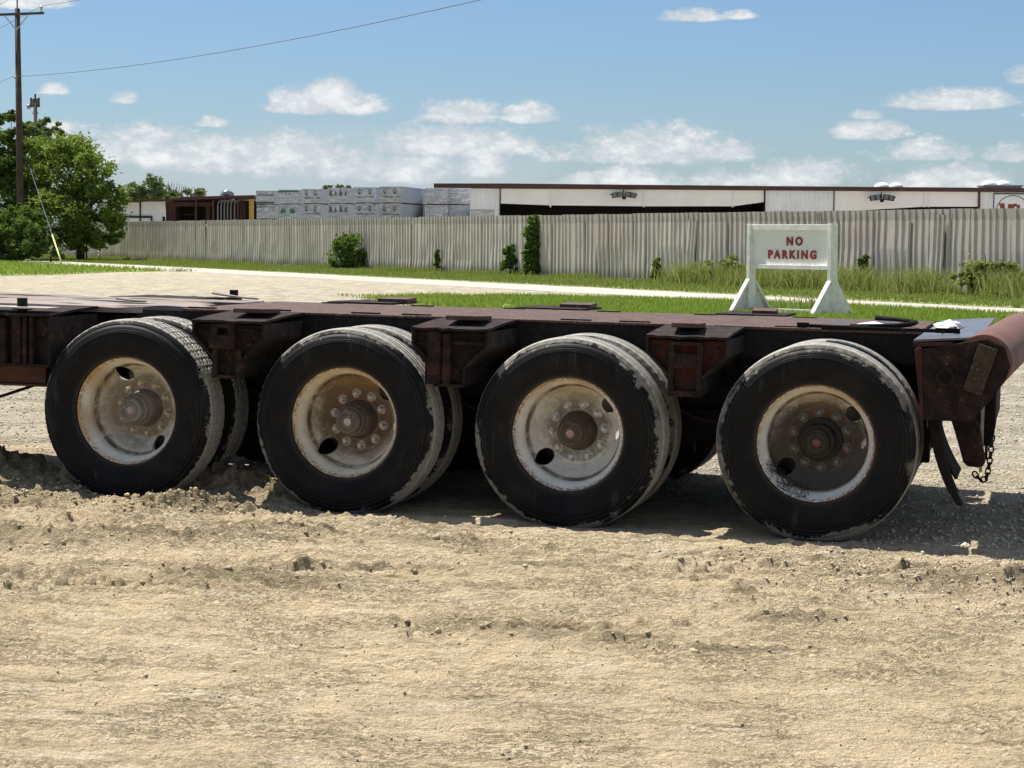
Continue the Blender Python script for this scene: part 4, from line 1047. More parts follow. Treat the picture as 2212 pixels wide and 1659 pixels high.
# ------------------------------------------------------------------ plants
def leaves(name, blobs, n, size, mt, parent=None, loc=(0, 0, 0), flat=.6, seed=0, spread=1.):
    """blobs: (cx,cy,cz,rx,ry,rz,weight) relative to loc; leaves on sub-clumps through each blob"""
    rg = np.random.default_rng(seed+5); tw = sum(b[6] for b in blobs); Ps = []
    for (cx, cy, cz, rx, ry, rz, wt) in blobs:
        nb = int(n*wt/tw); ncl = max(6, nb//110)
        d = rg.normal(size=(ncl, 3)); d /= np.linalg.norm(d, axis=1)[:, None]; rad = rg.random(ncl)**.4*.55+.52
        cc_ = d*rad[:, None]*np.array([rx, ry, rz])+np.array([cx, cy, cz])
        k = rg.integers(0, ncl, nb); cs = (.07+.13*rg.random(ncl)**1.5)[k]*min(rx, rz)*1.15*spread
        q = rg.normal(size=(nb, 3))*cs[:, None]; q[:, 2] *= .75; Ps.append(cc_[k]+q)
    P = np.concatenate(Ps); P = P[P[:, 2] > .02]; n = len(P)
    a = rg.normal(size=(n, 3)); a[:, 2] *= flat; a /= np.linalg.norm(a, axis=1)[:, None]
    u = rg.normal(size=(n, 3)); b_ = np.cross(a, u); b_ /= np.linalg.norm(b_, axis=1)[:, None]
    s = size*rg.uniform(.6, 1.3, (n, 1)); V = np.stack([P-a*s, P+b_*s*.45, P+a*s, P-b_*s*.45], 1)
    me = npmesh(name, V.reshape(-1, 3), (np.arange(n)[:, None]*4+np.arange(4)[None]), mt)
    o = bpy.data.objects.new(name, me); col.objects.link(o); o.parent = parent; o.location = loc; return o
def trunk(parent, H, r, limbs, seed=0, name='trunk', mt=None):
    rr = random.Random(seed); mb = MB()
    pts = [Vector((0, 0, -.1))]; 
    for i in range(6): pts.append(Vector((rr.uniform(-.15, .15)*(i+1)/3, rr.uniform(-.15, .15), H*(i+1)/6)))
    mb.tube(pts, [r*(1-.12*i) for i in range(7)], 10)
    for i in range(limbs):
        b0 = pts[2+i % 4]; a = rr.uniform(0, 6.28); L_ = H*rr.uniform(.35, .7)
        q = [b0+Vector((math.cos(a)*L_*f*.8, math.sin(a)*L_*f*.8, L_*(f*.9-.15*f*f)))+Vector((rr.uniform(-.1, .1),)*3)*f for f in (0, .33, .66, 1)]
        mb.tube(q, [r*.5, r*.36, r*.22, r*.08], 7)
    return mb.build(name, mt or M_BARK, parent, True)
def tree(name, loc, blobs, n, size, mt, H, r, label, cat='tree', group=None, seed=0, limbs=7, flat=.6):
    t_ = empty(name, loc); tag(t_, label, cat, group)
    trunk(t_, H, r, limbs, seed); leaves('crown', blobs, n, size, mt, t_, (0, 0, 0), flat, seed, 1. if n > 4500 else 1.8); return t_
def pxblob(px, py, rpx, rpy, Yd, base, wt=1., dy=0, dep=1.):
    c0 = at(px, py, Yd)-base; k = Yd/FPX; return (c0.x, c0.y+dy, c0.z, rpx*k, rpx*k*dep, rpy*k, wt)
# main tree by the road
B = Vector((-27.0, 126, 0))
bl = [pxblob(140, 375, 75, 75, 126.5, B, 3), pxblob(195, 370, 45, 55, 125, B, 1.3), pxblob(110, 330, 60, 35, 128, B, 1.3), pxblob(200, 450, 72, 55, 125, B, 2.2), pxblob(110, 470, 70, 60, 125, B, 2),
      pxblob(225, 500, 45, 35, 125, B, 1.2), pxblob(165, 512, 50, 30, 125, B, 1), pxblob(75, 420, 50, 70, 127, B, 1.5), pxblob(160, 318, 30, 22, 127, B, .5), pxblob(240, 430, 28, 26, 125, B, .5), pxblob(45, 500, 50, 50, 126, B, 1.3)]
tree('broadleaf_tree', B, bl, 44000, .135, M_LEAF, 5.2, .28, 'large bright green tree beside the road, its branches hanging over the fence', seed=1, limbs=10)
B = Vector((-33.0, 133, 0))
bl = [pxblob(85, 290, 40, 35, 133, B, 1.2), pxblob(105, 265, 22, 22, 133, B, .5), pxblob(60, 330, 30, 30, 133, B, .8), pxblob(120, 300, 24, 24, 133, B, .5)]
tree('broadleaf_tree', B, bl, 5200, .17, M_LEAF3, 6.6, .2, 'thin airy tree rising behind the crown of the large green tree', seed=2)
B = Vector((-34.0, 126, 0))
bl = [pxblob(5, 270, 45, 26, 126, B, .8), pxblob(-30, 330, 60, 60, 126, B, 1.5), pxblob(15, 360, 40, 50, 125, B, 1.6), pxblob(0, 440, 60, 60, 125, B, 2), pxblob(-90, 380, 90, 100, 126, B, 2.5), pxblob(30, 300, 14, 20, 126, B, .2)]
tree('broadleaf_tree', B, bl, 20000, .17, M_LEAF2, 6.5, .26, 'dark green tree at the left edge behind the utility pole', seed=3)
B = Vector((-29.6, 117, 0))
bl = [pxblob(10, 530, 60, 34, 117, B, 1.5), pxblob(70, 515, 45, 34, 116.5, B, 1.4), pxblob(110, 545, 30, 18, 116, B, .6), pxblob(40, 480, 50, 40, 118, B, 1), pxblob(-50, 510, 60, 50, 117, B, 1)]
tree('bush', B, bl, 14000, .14, M_LEAF2, 1.2, .1, 'dark bushy undergrowth round the foot of the utility pole', 'bush', seed=4, limbs=4)
# behind the far shed
B = Vector((-28.5, 172, 0))
bl = [pxblob(320, 412, 42, 26, 172, B, 1.5), pxblob(300, 425, 30, 20, 172, B, .8), pxblob(360, 425, 30, 18, 172, B, .6)]
tree('broadleaf_tree', B, bl, 3800, .24, M_LEAF3, 4.2, .2, 'grey green tree showing above the white end of the shed', seed=6)
B = Vector((-27.0, 174, 0))
t_ = tree('broadleaf_tree', B, [pxblob(400, 418, 40, 10, 174, B, 1.), pxblob(430, 424, 16, 8, 174, B, .3)], 1500, .22, M_LEAF3, 3.8, .16, 'low tree with bare dead branches sticking up above the shed roof', seed=7)
mb = MB(); rr = random.Random(4)
for i in range(34):
    x = rr.uniform(352, 432); top = 398+abs(x-372)*.22+rr.uniform(-8, 12); a = at(x, 428, 174)-B; b_ = at(x+rr.uniform(-6, 10), top, 174)-B
    mb.tube([a, a.lerp(b_, .5)+Vector((rr.uniform(-.1, .1), 0, 0)), b_], [.05, .035, .015], 4)
mb.build('dead_branches', simple('dead_wood', (.30, .26, .22), (.22, .19, .16), .9), t_)
B = Vector((-14.5, 160, 0))
tree('broadleaf_tree', B, [pxblob(735, 412, 22, 11, 160, B, 1), pxblob(712, 408, 12, 6, 160, B, .3), pxblob(762, 410, 14, 6, 160, B, .4), pxblob(735, 440, 30, 25, 160, B, 1)], 1500, .2, M_LEAF2, 3.6, .2, 'treetop just visible above the wrapped timber stacks', seed=8)
# shrubs and creepers on the fence
def fence_at(px, off=.35):            # point on the ground before the fence that shows at column px
    u = (px-PW/2)/FPX; d = 38.8-off
    # solve rp(t,d): x/y = u
    t = (ND.x*d-u*ND.y*d)/(u*TD.y-TD.x); return rp(t, d, 0)
B = fence_at(750, .8)
bl = [pxblob(750, 542, 30, 28, B.y, B, 2), pxblob(738, 560, 24, 22, B.y, B, 1), pxblob(765, 560, 22, 20, B.y, B, 1), pxblob(748, 522, 16, 14, B.y, B, .5), pxblob(775, 548, 12, 8, B.y, B, .3)]
tree('shrub', B, bl, 3600, .11, M_VINE, .8, .05, 'rounded leafy shrub alone in front of the left half of the fence', 'shrub', seed=9, limbs=5)
def creeper(px, y0, y1, hw, n, label, seed):
    B = fence_at(px, .22); k = B.y/FPX; bl = []
    H = (y1-y0)
    for i in range(9):
        f = i/8; yy = y1-H*f; wv = hw*(1.25-.75*f)*(1.5 if f < .15 else 1)
        bl.append(pxblob(px+3*math.sin(i*1.7), yy, wv, H/12, B.y, B, 1.4-f, 0, .35))
    t_ = empty('climbing_vine', B); tag(t_, label, 'vine')
    MB().tube([Vector((0, 0, 0)), Vector((.03, .05, H*k*.5)), Vector((0, .05, H*k*.9))], [.03, .02, .01], 6).build('stem', M_BARK, t_, True)
    leaves('foliage', bl, int(n*1.5), .085, M_VINE, t_, seed=seed, spread=2.6)
creeper(1150, 474, 598, 18, 4600, 'tall green vine climbing right to the top of the fence', 11)
creeper(1101, 534, 592, 16, 1900, 'short bushy vine just left of the tall climbing vine', 12)
creeper(945, 540, 588, 6, 420, 'thin dried creeper on the middle of the fence', 13)
creeper(1866, 556, 612, 13, 900, 'dark weed growing up the fence right of the sign', 14)
creeper(1418, 560, 602, 9, 420, 'small pale weed clump against the fence left of the sign', 15)
B = fence_at(2150, .9)
tree('shrub', B, [pxblob(2130, 590, 36, 30, B.y, B, 1.2), pxblob(2190, 600, 40, 36, B.y, B, 1.3), pxblob(2080, 610, 30, 18, B.y, B, .7), pxblob(2240, 600, 36, 34, B.y, B, 1)], 3000, .10, M_WEED, .9, .04, 'tangled dark weeds at the far right end of the fence', 'shrub', seed=16, limbs=6)
B = fence_at(1570, .9)
tree('shrub', B, [pxblob(1545, 580, 34, 18, B.y, B, 1.), pxblob(1600, 592, 26, 16, B.y, B, .7), pxblob(1572, 565, 14, 14, B.y, B, .4)], 1500, .09, M_WEED, .6, .03, 'yellow green weed mound just left of the sign', 'shrub', seed=17, limbs=5)
# long grass and weed by the sign
def tuft(x, y, n, r, h, label, mt=M_WEED):
    P = np.stack([x+rng.normal(0, r, n), y+rng.normal(0, r, n)], -1)
    e = empty('grass_tuft', (x, y, 0)); tag(e, label, 'grass')
    P = P-np.array([[x, y]]); o = blades('grass_blades', P, h*.4, h, .022, mt, None, 1.1, None); o.parent = e; return e
tuft(6.35, 42.8, 130, .35, .55, 'tall pale grass tuft growing between the feet of the sign')
B = Vector((4.85, 43.6, 0))
tree('weed_plant', B, [(0, 0, .16, .2, .2, .15, 1)], 260, .05, M_LEAF2, .15, .01, 'dark leafy weed at the left foot of the sign', 'weed', seed=18, limbs=3)
pl = gnd(405, 580)
tuft(-14.6, 88.6, 90, .3, .22, 'brown grass clump at the edge of the road', M_WEED)

# ------------------------------------------------------------------ utility poles and wires
PP = Vector((-29.75, 122, 0))
up = empty('utility_pole', PP); tag(up, 'tall dark wooden utility pole with crossarm at the left edge', 'utility pole')
MB().tube([(0, 0, -.5), (-.02, 0, 7), (-.06, 0, 15.1)], [.23, .20, .155], 14).build('pole_shaft', M_POLE, up, True)
ad = Vector((.94, -.34, 0)); MA = Matrix.Rotation(math.atan2(ad.y, ad.x), 4, 'Z')
za = 14.75
MB().box((-1.95, -.06, za-.07), (1.88, .06, za+.07), Matrix.Translation((-.06, -.2, 0)) @ MA).build('crossarm', M_POLE, up)
for s in (-1, 1):
    MB().tube([Vector((-.06, -.26, 0))+ad*s*.85+Vector((0, 0, za-.06)), Vector((-.06, -.26, za-.95))], .03, 6).build('arm_brace', M_GALV, up)
MB().tube([(-.06, 0, 15.0), (-.06, 0, 15.9)], .06, 8).build('pole_top_pin', M_GALV, up)
for s in (1.72, -1.8):
    q = Vector((-.06, -.2, za+.07))+ad*s
    MB().tube([q, q+Vector((0, 0, .12)), q+Vector((0, 0, .13)), q+Vector((0, 0, .3)), q+Vector((0, 0, .36))], [.03, .03, .085, .09, .04], 10).build('insulator', M_GALV, up, True)
q = Vector((-.32, 0, 11.0)); MB().tube([q, q+Vector((.2, 0, .03))], .06, 8).build('insulator', M_GALV, up, True)
MB().tube([(-.42, 0, 8.8), (-.42, 0, 9.1)], .10, 10).tube([(-.2, 0, 9.0), (-.42, 0, 9.0)], .03, 6).tube([(-.45, 0, 8.8), (-.5, -.02, 8.2), (-.4, 0, 7.6)], .02, 5).build('cable_box', M_GREASE, up, True)
gA = at(62, 355, 121.5)-PP; gB = gnd(134, 571)-PP
MB().tube([gA, gB], .014, 5).build('guy_wire', M_GALV, up)
mdl = gA.lerp(gB, .73); MB().tube([mdl, gB], .045, 8).build('guy_guard', M_GUARD, up, True)
TDn = -TD
def wire(label, base, f, t0, t1, r=.013, n=60):
    P = []
    for i in range(n+1):
        t = t0+(t1-t0)*i/n; P.append(base+TDn*t+Vector((0, 0, f(t))))
    o = MB().tube([p-base for p in P], r, 5).build('power_line', M_WIRE, None, True, loc=base)
    return tag(o, label, 'power line')
b0 = PP+Vector((-.1, -.1, 11.05))
wire('long thin power line rising from the utility pole across the whole sky', b0, lambda t: -.055*t+.000444*t*t, 0, 118)
wire('power line running left and away from the middle of the utility pole', b0+Vector((-.2, 0, 0)), lambda t: .03*t+.0003*t*t, -80, 0)
b1 = PP+Vector((-.06, -.2, za+.42))+ad*1.72
wire('power line leaving the right end of the crossarm at the top left corner', b1, lambda t: -.062*t+.0005*t*t, 0, 60)
wire('power line running away left from the right crossarm insulator', b1, lambda t: .0405*t+.0003*t*t, -80, 0)
b2 = PP+Vector((-.06, 0, 15.9))
wire('power line running left from the pin on top of the pole', b2, lambda t: .03*t+.0003*t*t, -80, 0)
# farther mast with antennas
Q = at(79, 500, 190); Q.z = 0
k = 190/FPX
ms = empty('antenna_mast', Q); tag(ms, 'distant slim mast with a cluster of antennas above the trees', 'mast')
top = at(79, 203, 190).z
MB().tube([(0, 0, 0), (0, 0, top-.6)], [.22, .17], 12).build('mast_shaft', M_POLE, ms, True)
MB().tube([(0, 0, top-1.2), (0, 0, top)], .09, 8).build('mast_tip', M_POLE, ms)
for dx in (-.36, -.15, .17, .37):
    MB().box((dx-.09, -.2, top-1.25), (dx+.09, -.08, top-.45+.1*(abs(dx) > .3))).build('antenna_panel', M_POLE, ms, bevel=.03)
MB().box((-.42, -.1, top-1.1), (.42, .1, top-1.0)).tube([(-.30, 0, top-1.9), (.0, 0, top-1.3), (.3, 0, top-1.9)], .03, 5).build('antenna_frame', M_POLE, ms)
MB().tube([(-.36, 0, top-1.15), (-.75, -.1, top-1.1)], .035, 6).build('lamp_arm', M_POLE, ms)
MB().lathe([(0, -.22), (.16, -.2), (.22, 0), (.16, .22), (0, .25)], 14).build('lamp', M_GLINT, ms, True, loc=(-.6, -.1, top-1.2), rot=(R(70), 0, R(30)))

# mailboxes on the verge
def mailbox(px, py, ph, wpx, Yd, label):
    b = gnd(px, py); b = at(px, py, Yd); b.z = 0; k = Yd/FPX
    o = empty('mailbox', b); tag(o, label, 'mailbox'); h = ph*k; w_ = wpx*k
    MB().box((-.05, -.05, 0), (.05, .05, h*.72)).build('mailbox_post', M_POLE, o)
    mb = MB().box((-w_/2, -.25, h*.70), (w_/2, .25, h*.95)); mb.build('mailbox_body', simple('brown_mailbox', (.06, .035, .028), (.04, .025, .02), .6, 5), o, bevel=.06)
    MB().box((-w_*.18, -.262, h*.78), (w_*.28, -.252, h*.90)).build('number_plate', M_WHITEM, o)
    MB().box((-w_*.48, -.2, h*.95), (-w_*.3, .2, h*1.05)).build('flag', M_DKRED, o); return o
mailbox(187, 562, 48, 25, 131, 'brown mailbox on a thin post standing on the grass under the tree')
mailbox(110, 566, 26, 24, 116.5, 'low dark mailbox half hidden by the bush near the utility pole')

# ------------------------------------------------------------------ far shed (left)
def corr(mb, x0, x1, y, z0, z1, pit=.3, dep=.03):
    n = max(1, int(round((x1-x0)/pit))); V = []; pts = []
    for i in range(n):
        a = x0+(x1-x0)*i/n; p_ = (x1-x0)/n; pts += [(a, y), (a+p_*.62, y), (a+p_*.70, y-dep), (a+p_*.92, y-dep)]
    pts.append((x1, y)); m_ = len(pts)
    V = [(a, b_, z0) for a, b_ in pts]+[(a, b_, z1) for a, b_ in pts]
    return mb.add(V, [(i, i+1, m_+i+1, m_+i) for i in range(m_-1)])
YS = 152.0; kS = YS/FPX
def sx(px): return (px-PW/2)*kS
def sz(py, px=1106, Yd=YS): return 1.51+(516.9+.007*(px-1106)-py)*Yd/FPX
sh = empty('storage_shed', (0, 0, 0)); sh.location = (sx(400), YS, 0)
tag(sh, 'low red roofed storage shed with white end wall and open dark bays', 'shed')
ox = sh.location.x
def S_(px): return sx(px)-ox
z1 = sz(438, 300); z2 = sz(424, 550)
wl = corr(MB(), S_(215), S_(303), 0, 0, sz(438, 280), .3).build('white_wall', M_WHITEM, sh)
corr(MB(), S_(305.5), S_(357), 0, 0, sz(436, 330), .3).build('white_wall', M_WHITEM, sh)
MB().box((S_(302.2), -.12, 0), (S_(305.2), -.02, sz(437, 305))).box((S_(262), -.16, sz(471, 300)), (S_(330), -.07, sz(467, 300))).box((S_(327), -.17, 0), (S_(330), -.165+.08, sz(471, 300))).box((S_(352), -.16, 0), (S_(357.5), -.07, sz(468, 300))).build('door_frame', M_GREASE, sh)
rf = MB().prism([(S_(210), sz(441, 250)), (S_(365), sz(434.5, 360)), (S_(552), sz(426.5, 550)), (S_(552), sz(422.5, 550)), (S_(400), sz(426, 400)), (S_(365), sz(431, 360)), (S_(210), sz(437, 250))], -.9, 14).build('roof', M_DKRED, sh)
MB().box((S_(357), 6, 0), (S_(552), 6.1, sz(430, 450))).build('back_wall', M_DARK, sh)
MB().box((S_(357.6), .1, 0), (S_(359), 6, sz(437, 357))).build('side_wall', M_REDWALL, sh)
for a, b_, c_ in ((358, 378, 436), (443, 452, 434), (516, 528, 433)):
    corr(MB(), S_(a), S_(b_), .25, 0, sz(c_, a), .5).build('red_sheeting', M_REDWALL, sh)
MB().box((S_(358), .0, sz(446, 400)), (S_(460), .2, sz(437, 400))).build('header_panel', M_REDWALL, sh)
for px in (424, 461, 514): MB().box((S_(px)-.06, -.3, 0), (S_(px)+.06, -.15, sz(433, px))).build('column', M_DKRED, sh)
MB().box((S_(395), -.1, sz(470)), (S_(428), .0, sz(467))).build('guard_rail', M_GREASE, sh)
# vent elbow on the roof
vt = empty('roof_vent', (sx(480), YS+2, 0)); tag(vt, 'bent round metal vent duct on the shed roof', 'vent')
zb = sz(424, 480); Pv = [Vector((-.25, 0, zb-.25)), Vector((-.25, 0, zb+.0)), Vector((-.12, 0, zb+.22)), Vector((.12, 0, zb+.30)), Vector((.33, 0, zb+.16)), Vector((.38, 0, zb-.3))]
MB().tube(Pv, .26, 16).build('duct', M_GALV, vt, True); 
for p_ in (0, 2, 4): MB().lathe([(.262, -.03), (.28, 0), (.262, .03)], 16).build('duct_flange', M_GALV, vt, loc=Pv[p_], rot=(R(90) if p_ == 0 else R(30), 0, 0))
# curved pipes standing in the bay
for i, px in enumerate((471, 478, 485, 492, 499, 507)):
    b_ = Vector((sx(px), YS-.25, 0)); zt = sz(434, px)
    o = MB().tube([(0, 0, 0), (0, 0, zt-.35), (.04, .0, zt-.15), (.16, 0, zt-.02), (.36, 0, zt+.0)], .05, 8).build('bent_pipe', M_PIPE, None, True, loc=b_)
    tag(o, ('first', 'second', 'third', 'fourth', 'fifth', 'sixth')[i]+' grey bent pipe from the left in the open shed bay', 'pipe', 'bent pipes in the open shed bay')
o = MB().box((-.16, -.16, 0), (.16, .16, sz(430, 547)-.05)).build('yellow_post', M_YEL, None, loc=(sx(547), YS-1.2, 0)); tag(o, 'square yellow post between the shed and the timber stacks', 'post')

# ------------------------------------------------------------------ wrapped timber bundles
BH = .83
def fpoly(mb, pts, y=-.004): mb.add([(x, y, z) for x, z in pts], [tuple(range(len(pts)))]); return mb
def ringp(mb, cx, cz, rx, rz, w_=.03, n=18):
    for i in range(n):
        a, b_ = 2*math.pi*i/n, 2*math.pi*(i+1)/n
        fpoly(mb, [(cx+rx*math.cos(a), cz+rz*math.sin(a)), (cx+rx*math.cos(b_), cz+rz*math.sin(b_)), (cx+(rx-w_)*math.cos(b_), cz+(rz-w_)*math.sin(b_)), (cx+(rx-w_)*math.cos(a), cz+(rz-w_)*math.sin(a))][::-1])
def squig(mb, x0, x1, z, h=.05, seed=0):
    rr = random.Random(seed); x = x0
    while x < x1:
        w_ = rr.uniform(.03, .08); hh = h*rr.uniform(.5, 1.3); fpoly(mb, [(x, z-hh*.3), (x+w_, z-hh*.3), (x+w_, z+hh*.7), (x, z+hh*.7)]); x += w_+rr.uniform(.012, .04)
def firt(mb, cx, z0, w_, h): 
    for i in range(3): zz = z0+h*i*.25; ww = w_*(1-.25*i); fpoly(mb, [(cx-ww/2, zz), (cx+ww/2, zz), (cx, zz+h*.5)])
def bundle(kind, w_, d_, loc, rz, label, group=None, loose_=False):
    e = empty('lumber_bundle', loc, (0, 0, rz)); tag(e, label, 'lumber bundle', group)
    # wrapped body with slightly sagging front
    n = 8; V = []; rr = random.Random(hash(label) % 999)
    for j in range(n+1):
        for i in range(n+1):
            fx, fz = i/n, j/n; ed = min(fx, 1-fx, fz, 1-fz)
            V.append((fx*w_-w_/2, -.012*rr.random()-.03*math.sin(math.pi*fx)*math.sin(math.pi*fz)+(0 if ed > 0 else .015), fz*(BH-.03)+.02*math.sin(fx*3.1)*fz*0))
    Fc = [(j*(n+1)+i, j*(n+1)+i+1, (j+1)*(n+1)+i+1, (j+1)*(n+1)+i) for j in range(n) for i in range(n)]
    MB().add(V, Fc).build('front_wrap', M_WRAP2 if loose_ else M_WRAP, e, True)
    MB().box((-w_/2+.004, .004, .0), (w_/2, d_, BH-.035)).build('wrapped_body', M_WSIDE, e, bevel=.03)
    MB().box((-w_/2-.006, -.006, BH-.034), (w_/2+.006, d_, BH-.02)).build('top_sheet', M_DOME, e, bevel=.004)
    for yb in (.25, d_-.3): MB().box((-w_/2, yb, -.05), (w_/2, yb+.09, 0)).build('bearer', M_TIMBER, e)
    mb = MB(); hw = w_/2; mt = M_PRINTK
    if kind == 'ring': 
        for cx in (-.25*w_, .22*w_): ringp(mb, cx, .57, .075, .15); fpoly(mb, [(cx-.03, .44), (cx+.03, .44), (cx, .56)])
        squig(mb, -hw*.7, hw*.8, .28, .05, 3)
    elif kind == 'tree':
        for cx, h in ((-.36*w_, .34), (-.12*w_, .25), (.13*w_, .36), (.37*w_, .25)): firt(mb, cx, .42, .16*h/.3, h)
        fpoly(mb, [(-hw*.9, .40), (hw*.9, .40), (hw*.9, .415), (-hw*.9, .415)])
    elif kind == 'green': mt = M_PRINTG; fpoly(mb, [(-hw*.98, .64), (hw*.98, .66), (hw*.98, .77), (-hw*.98, .75)])
    elif kind == 'dot':
        mt = M_PRINTG
        for cx in (-.22*w_, .22*w_): 
            fpoly(mb, [(cx+.16*math.cos(a), .40+.17*math.sin(a)) for a in np.linspace(-.5, 3.64, 14)])
    elif kind == 'text': squig(mb, -hw*.75, hw*.9, .52, .09, 5); fpoly(mb, [(-hw*.98, .02), (hw*.98, .02), (hw*.98, .12), (-hw*.98, .12)])
    elif kind == 'band': fpoly(mb, [(-hw*.98, .70), (hw*.98, .70), (hw*.98, .73), (-hw*.98, .73)])
    if mb.v:
        mb.v = [(x, -.052, z) for x, y, z in mb.v]; mb.build('printed_mark', mt, e)
    if kind == 'green':
        mb = MB(); squig(mb, -.2, .15, .55, .03, 2); mb.v = [(x, -.052, z) for x, y, z in mb.v]; mb.build('printed_mark', M_PRINTK, e)
    return e
cols = [ # centre px of printed face, width px, distance, depth, kinds (top, second), labels
 (573, 42, 122, 3.6, 'text', 'band', 'with dark text and a black band', 'with folds and a thin dark line'),
 (622, 46, 118, 3.6, 'green', 'dot', 'with a green band along the top', 'with two round green marks'),
 (671, 43, 114, 4.2, 'ring', 'ring', 'with two dark ring logos, third from the left', 'with two dark ring logos, lower third from the left'),
 (730, 46, 110, 3.6, 'tree', 'tree', 'printed with small fir trees, upper one', 'printed with small fir trees, lower one'),
 (788, 50, 106, 3.8, 'ring', 'ring', 'with dark ring logos, right of the fir tree one', 'glossy and creased with ring logos, below the fifth'),
 (841, 48, 101.5, 7.2, 'ring', 'ring', 'with ring logos and a long plain side, tallest of all', 'glossy with one ring logo beside a long plain side'),
 (941, 49, 103, 3.0, None, None, 'plain grey on the upper row, right of the tallest', 'plain grey on the lower row, below the first plain one'),
 (989, 48, 103.5, 3.0, None, None, 'plain grey on the upper row, farthest right', 'plain grey on the lower row, second from the right end')]
for ci, (px, wpx, Yd, dep, k1, k2, l1, l2) in enumerate(cols):
    kk = Yd/FPX; x = (px-PW/2)*kk; w_ = wpx*kk
    ztop = 1.51+(517-(416-ci*2.2 if ci < 6 else 408))*kk
    z5 = ztop-BH+.02
    rz = R(-11) if k1 is not None else R(3)
    for r_ in range(5):
        zz = z5-r_*(BH+.05)
        if zz < -.3: continue
        kd = (k1, k2, None, None, None)[r_]
        if r_ < 2: bundle(kd, w_, dep, (x+random.uniform(-.02, .02), Yd, zz), rz+R(random.uniform(-1, 1)), 'grey wrapped lumber bundle '+(l1, l2)[r_], loose_=(r_ == 1 or ci == 5) and kd is not None)
        else: bundle(None, w_, dep, (x, Yd, max(zz, 0)), rz, 'grey wrapped lumber bundle low in its stack behind the fence', 'lumber bundles low in the stacks')
x = (1040-PW/2)*101/FPX
for r_ in range(4): 
    zz = sz(450, 1040, 101)-BH-r_*(BH+.05)
    if zz > -.3: bundle(None, 52*101/FPX, 3, (x, 101, max(zz, 0)), R(2), 'grey wrapped lumber bundle standing alone on the lower row at the right end' if r_ == 0 else 'grey wrapped lumber bundle low in its stack behind the fence', None if r_ == 0 else 'lumber bundles low in the stacks')
lp = empty('lumber_pile', ((1130-PW/2)*95/FPX, 96, 0)); tag(lp, 'pile of raw brown boards just above the fence top right of the wrapped bundles', 'lumber')
for r_ in range(16):
    for j in range(3):
        MB().box((-1.5+random.uniform(-.15, .15), j*.32, 0), (1.8+random.uniform(-.2, .3), j*.32+.28, .13)).build('board', M_TIMBER, lp, loc=(0, 0, .02+r_*.165-.0), rot=(0, 0, random.gauss(0, .01)))
for nm, px0, px1, py, lb in (('steel_beam', 583, 640, 417, 'thin grey beam lying on top of the wrapped bundles'),):
    a = at(px0, py, 124); b_ = at(px1, py+1.5, 124); c0 = (a+b_)/2
    o = MB().box((-(b_-a).length/2, -.06, -.05), ((b_-a).length/2, .06, .05)).build(nm, M_GALV, None, loc=c0-Vector((0, 0, .0))); tag(o, lb, 'beam')

# ------------------------------------------------------------------ long white building (right)
YB = 130.0
def bx_(px): return (px-PW/2)*YB/FPX
def bz(py, px=1106): return sz(py, px, YB)
wb = empty('warehouse', (bx_(1600), YB, 0)); tag(wb, 'long low white warehouse with dark red roof edge and open bays behind the fence', 'warehouse')
wx = wb.location.x
def Bp(px): return bx_(px)-wx
RZ = bz(402.5, 1600); FZ = bz(411.5, 1600)
MB().prism([(Bp(935), FZ+.06), (Bp(1090), FZ+.02), (Bp(1650), FZ), (Bp(2420), FZ-.02), (Bp(2420), RZ-.02), (Bp(1650), RZ), (Bp(1090), RZ+.05), (Bp(935), RZ+.02)], -.25, -.05).build('roof_fascia', M_DKRED, wb)
MB().box((Bp(935), -.05, RZ-.28), (Bp(2420), 24, RZ-.1)).build('roof', M_DKRED, wb)
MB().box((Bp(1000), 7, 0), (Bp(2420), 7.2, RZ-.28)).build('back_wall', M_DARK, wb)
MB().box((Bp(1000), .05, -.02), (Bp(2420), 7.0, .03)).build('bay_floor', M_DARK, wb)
corr(MB(), Bp(1000), Bp(1077), 0, 0, FZ+.02).build('white_wall', M_WHITEM, wb)
corr(MB(), Bp(1648), Bp(1795), -.02, 0, FZ).build('white_wall', M_WHITEM, wb)
corr(MB(), Bp(2110), Bp(2420), -.02, 0, FZ).build('white_wall', M_WHITEM, wb)
for a, b_ in ((1077, 1079), (1645, 1648), (1795, 1796.5), (2105, 2110)): MB().box((Bp(a), -.1, 0), (Bp(b_), 7, FZ)).build('bay_side', M_DKRED if a == 2105 else M_GREASE, wb)
segs = [(1079, 1186, 440, 444), (1186.6, 1387, 444, 446), (1387.6, 1578, 446, 446), (1578.6, 1645, 446, 437), (1797, 1885, 459, 453), (1885, 1990, 453, 447), (1990.6, 2105, 447, 447)]
for a, b_, c_, d_ in segs:
    MB().prism([(Bp(a), bz(c_, a)), (Bp(b_), bz(d_, b_)), (Bp(b_), FZ-.0), (Bp(a), FZ-.0)], -.03, .03).build('fascia_panel', M_WHITEF, wb)
for px in (1186, 1387, 1578, 1990, 2000): MB().box((Bp(px)-.05, -.09, bz(448, px)), (Bp(px)+.05, -.03, FZ)).build('downpipe', M_WHITEM, wb)
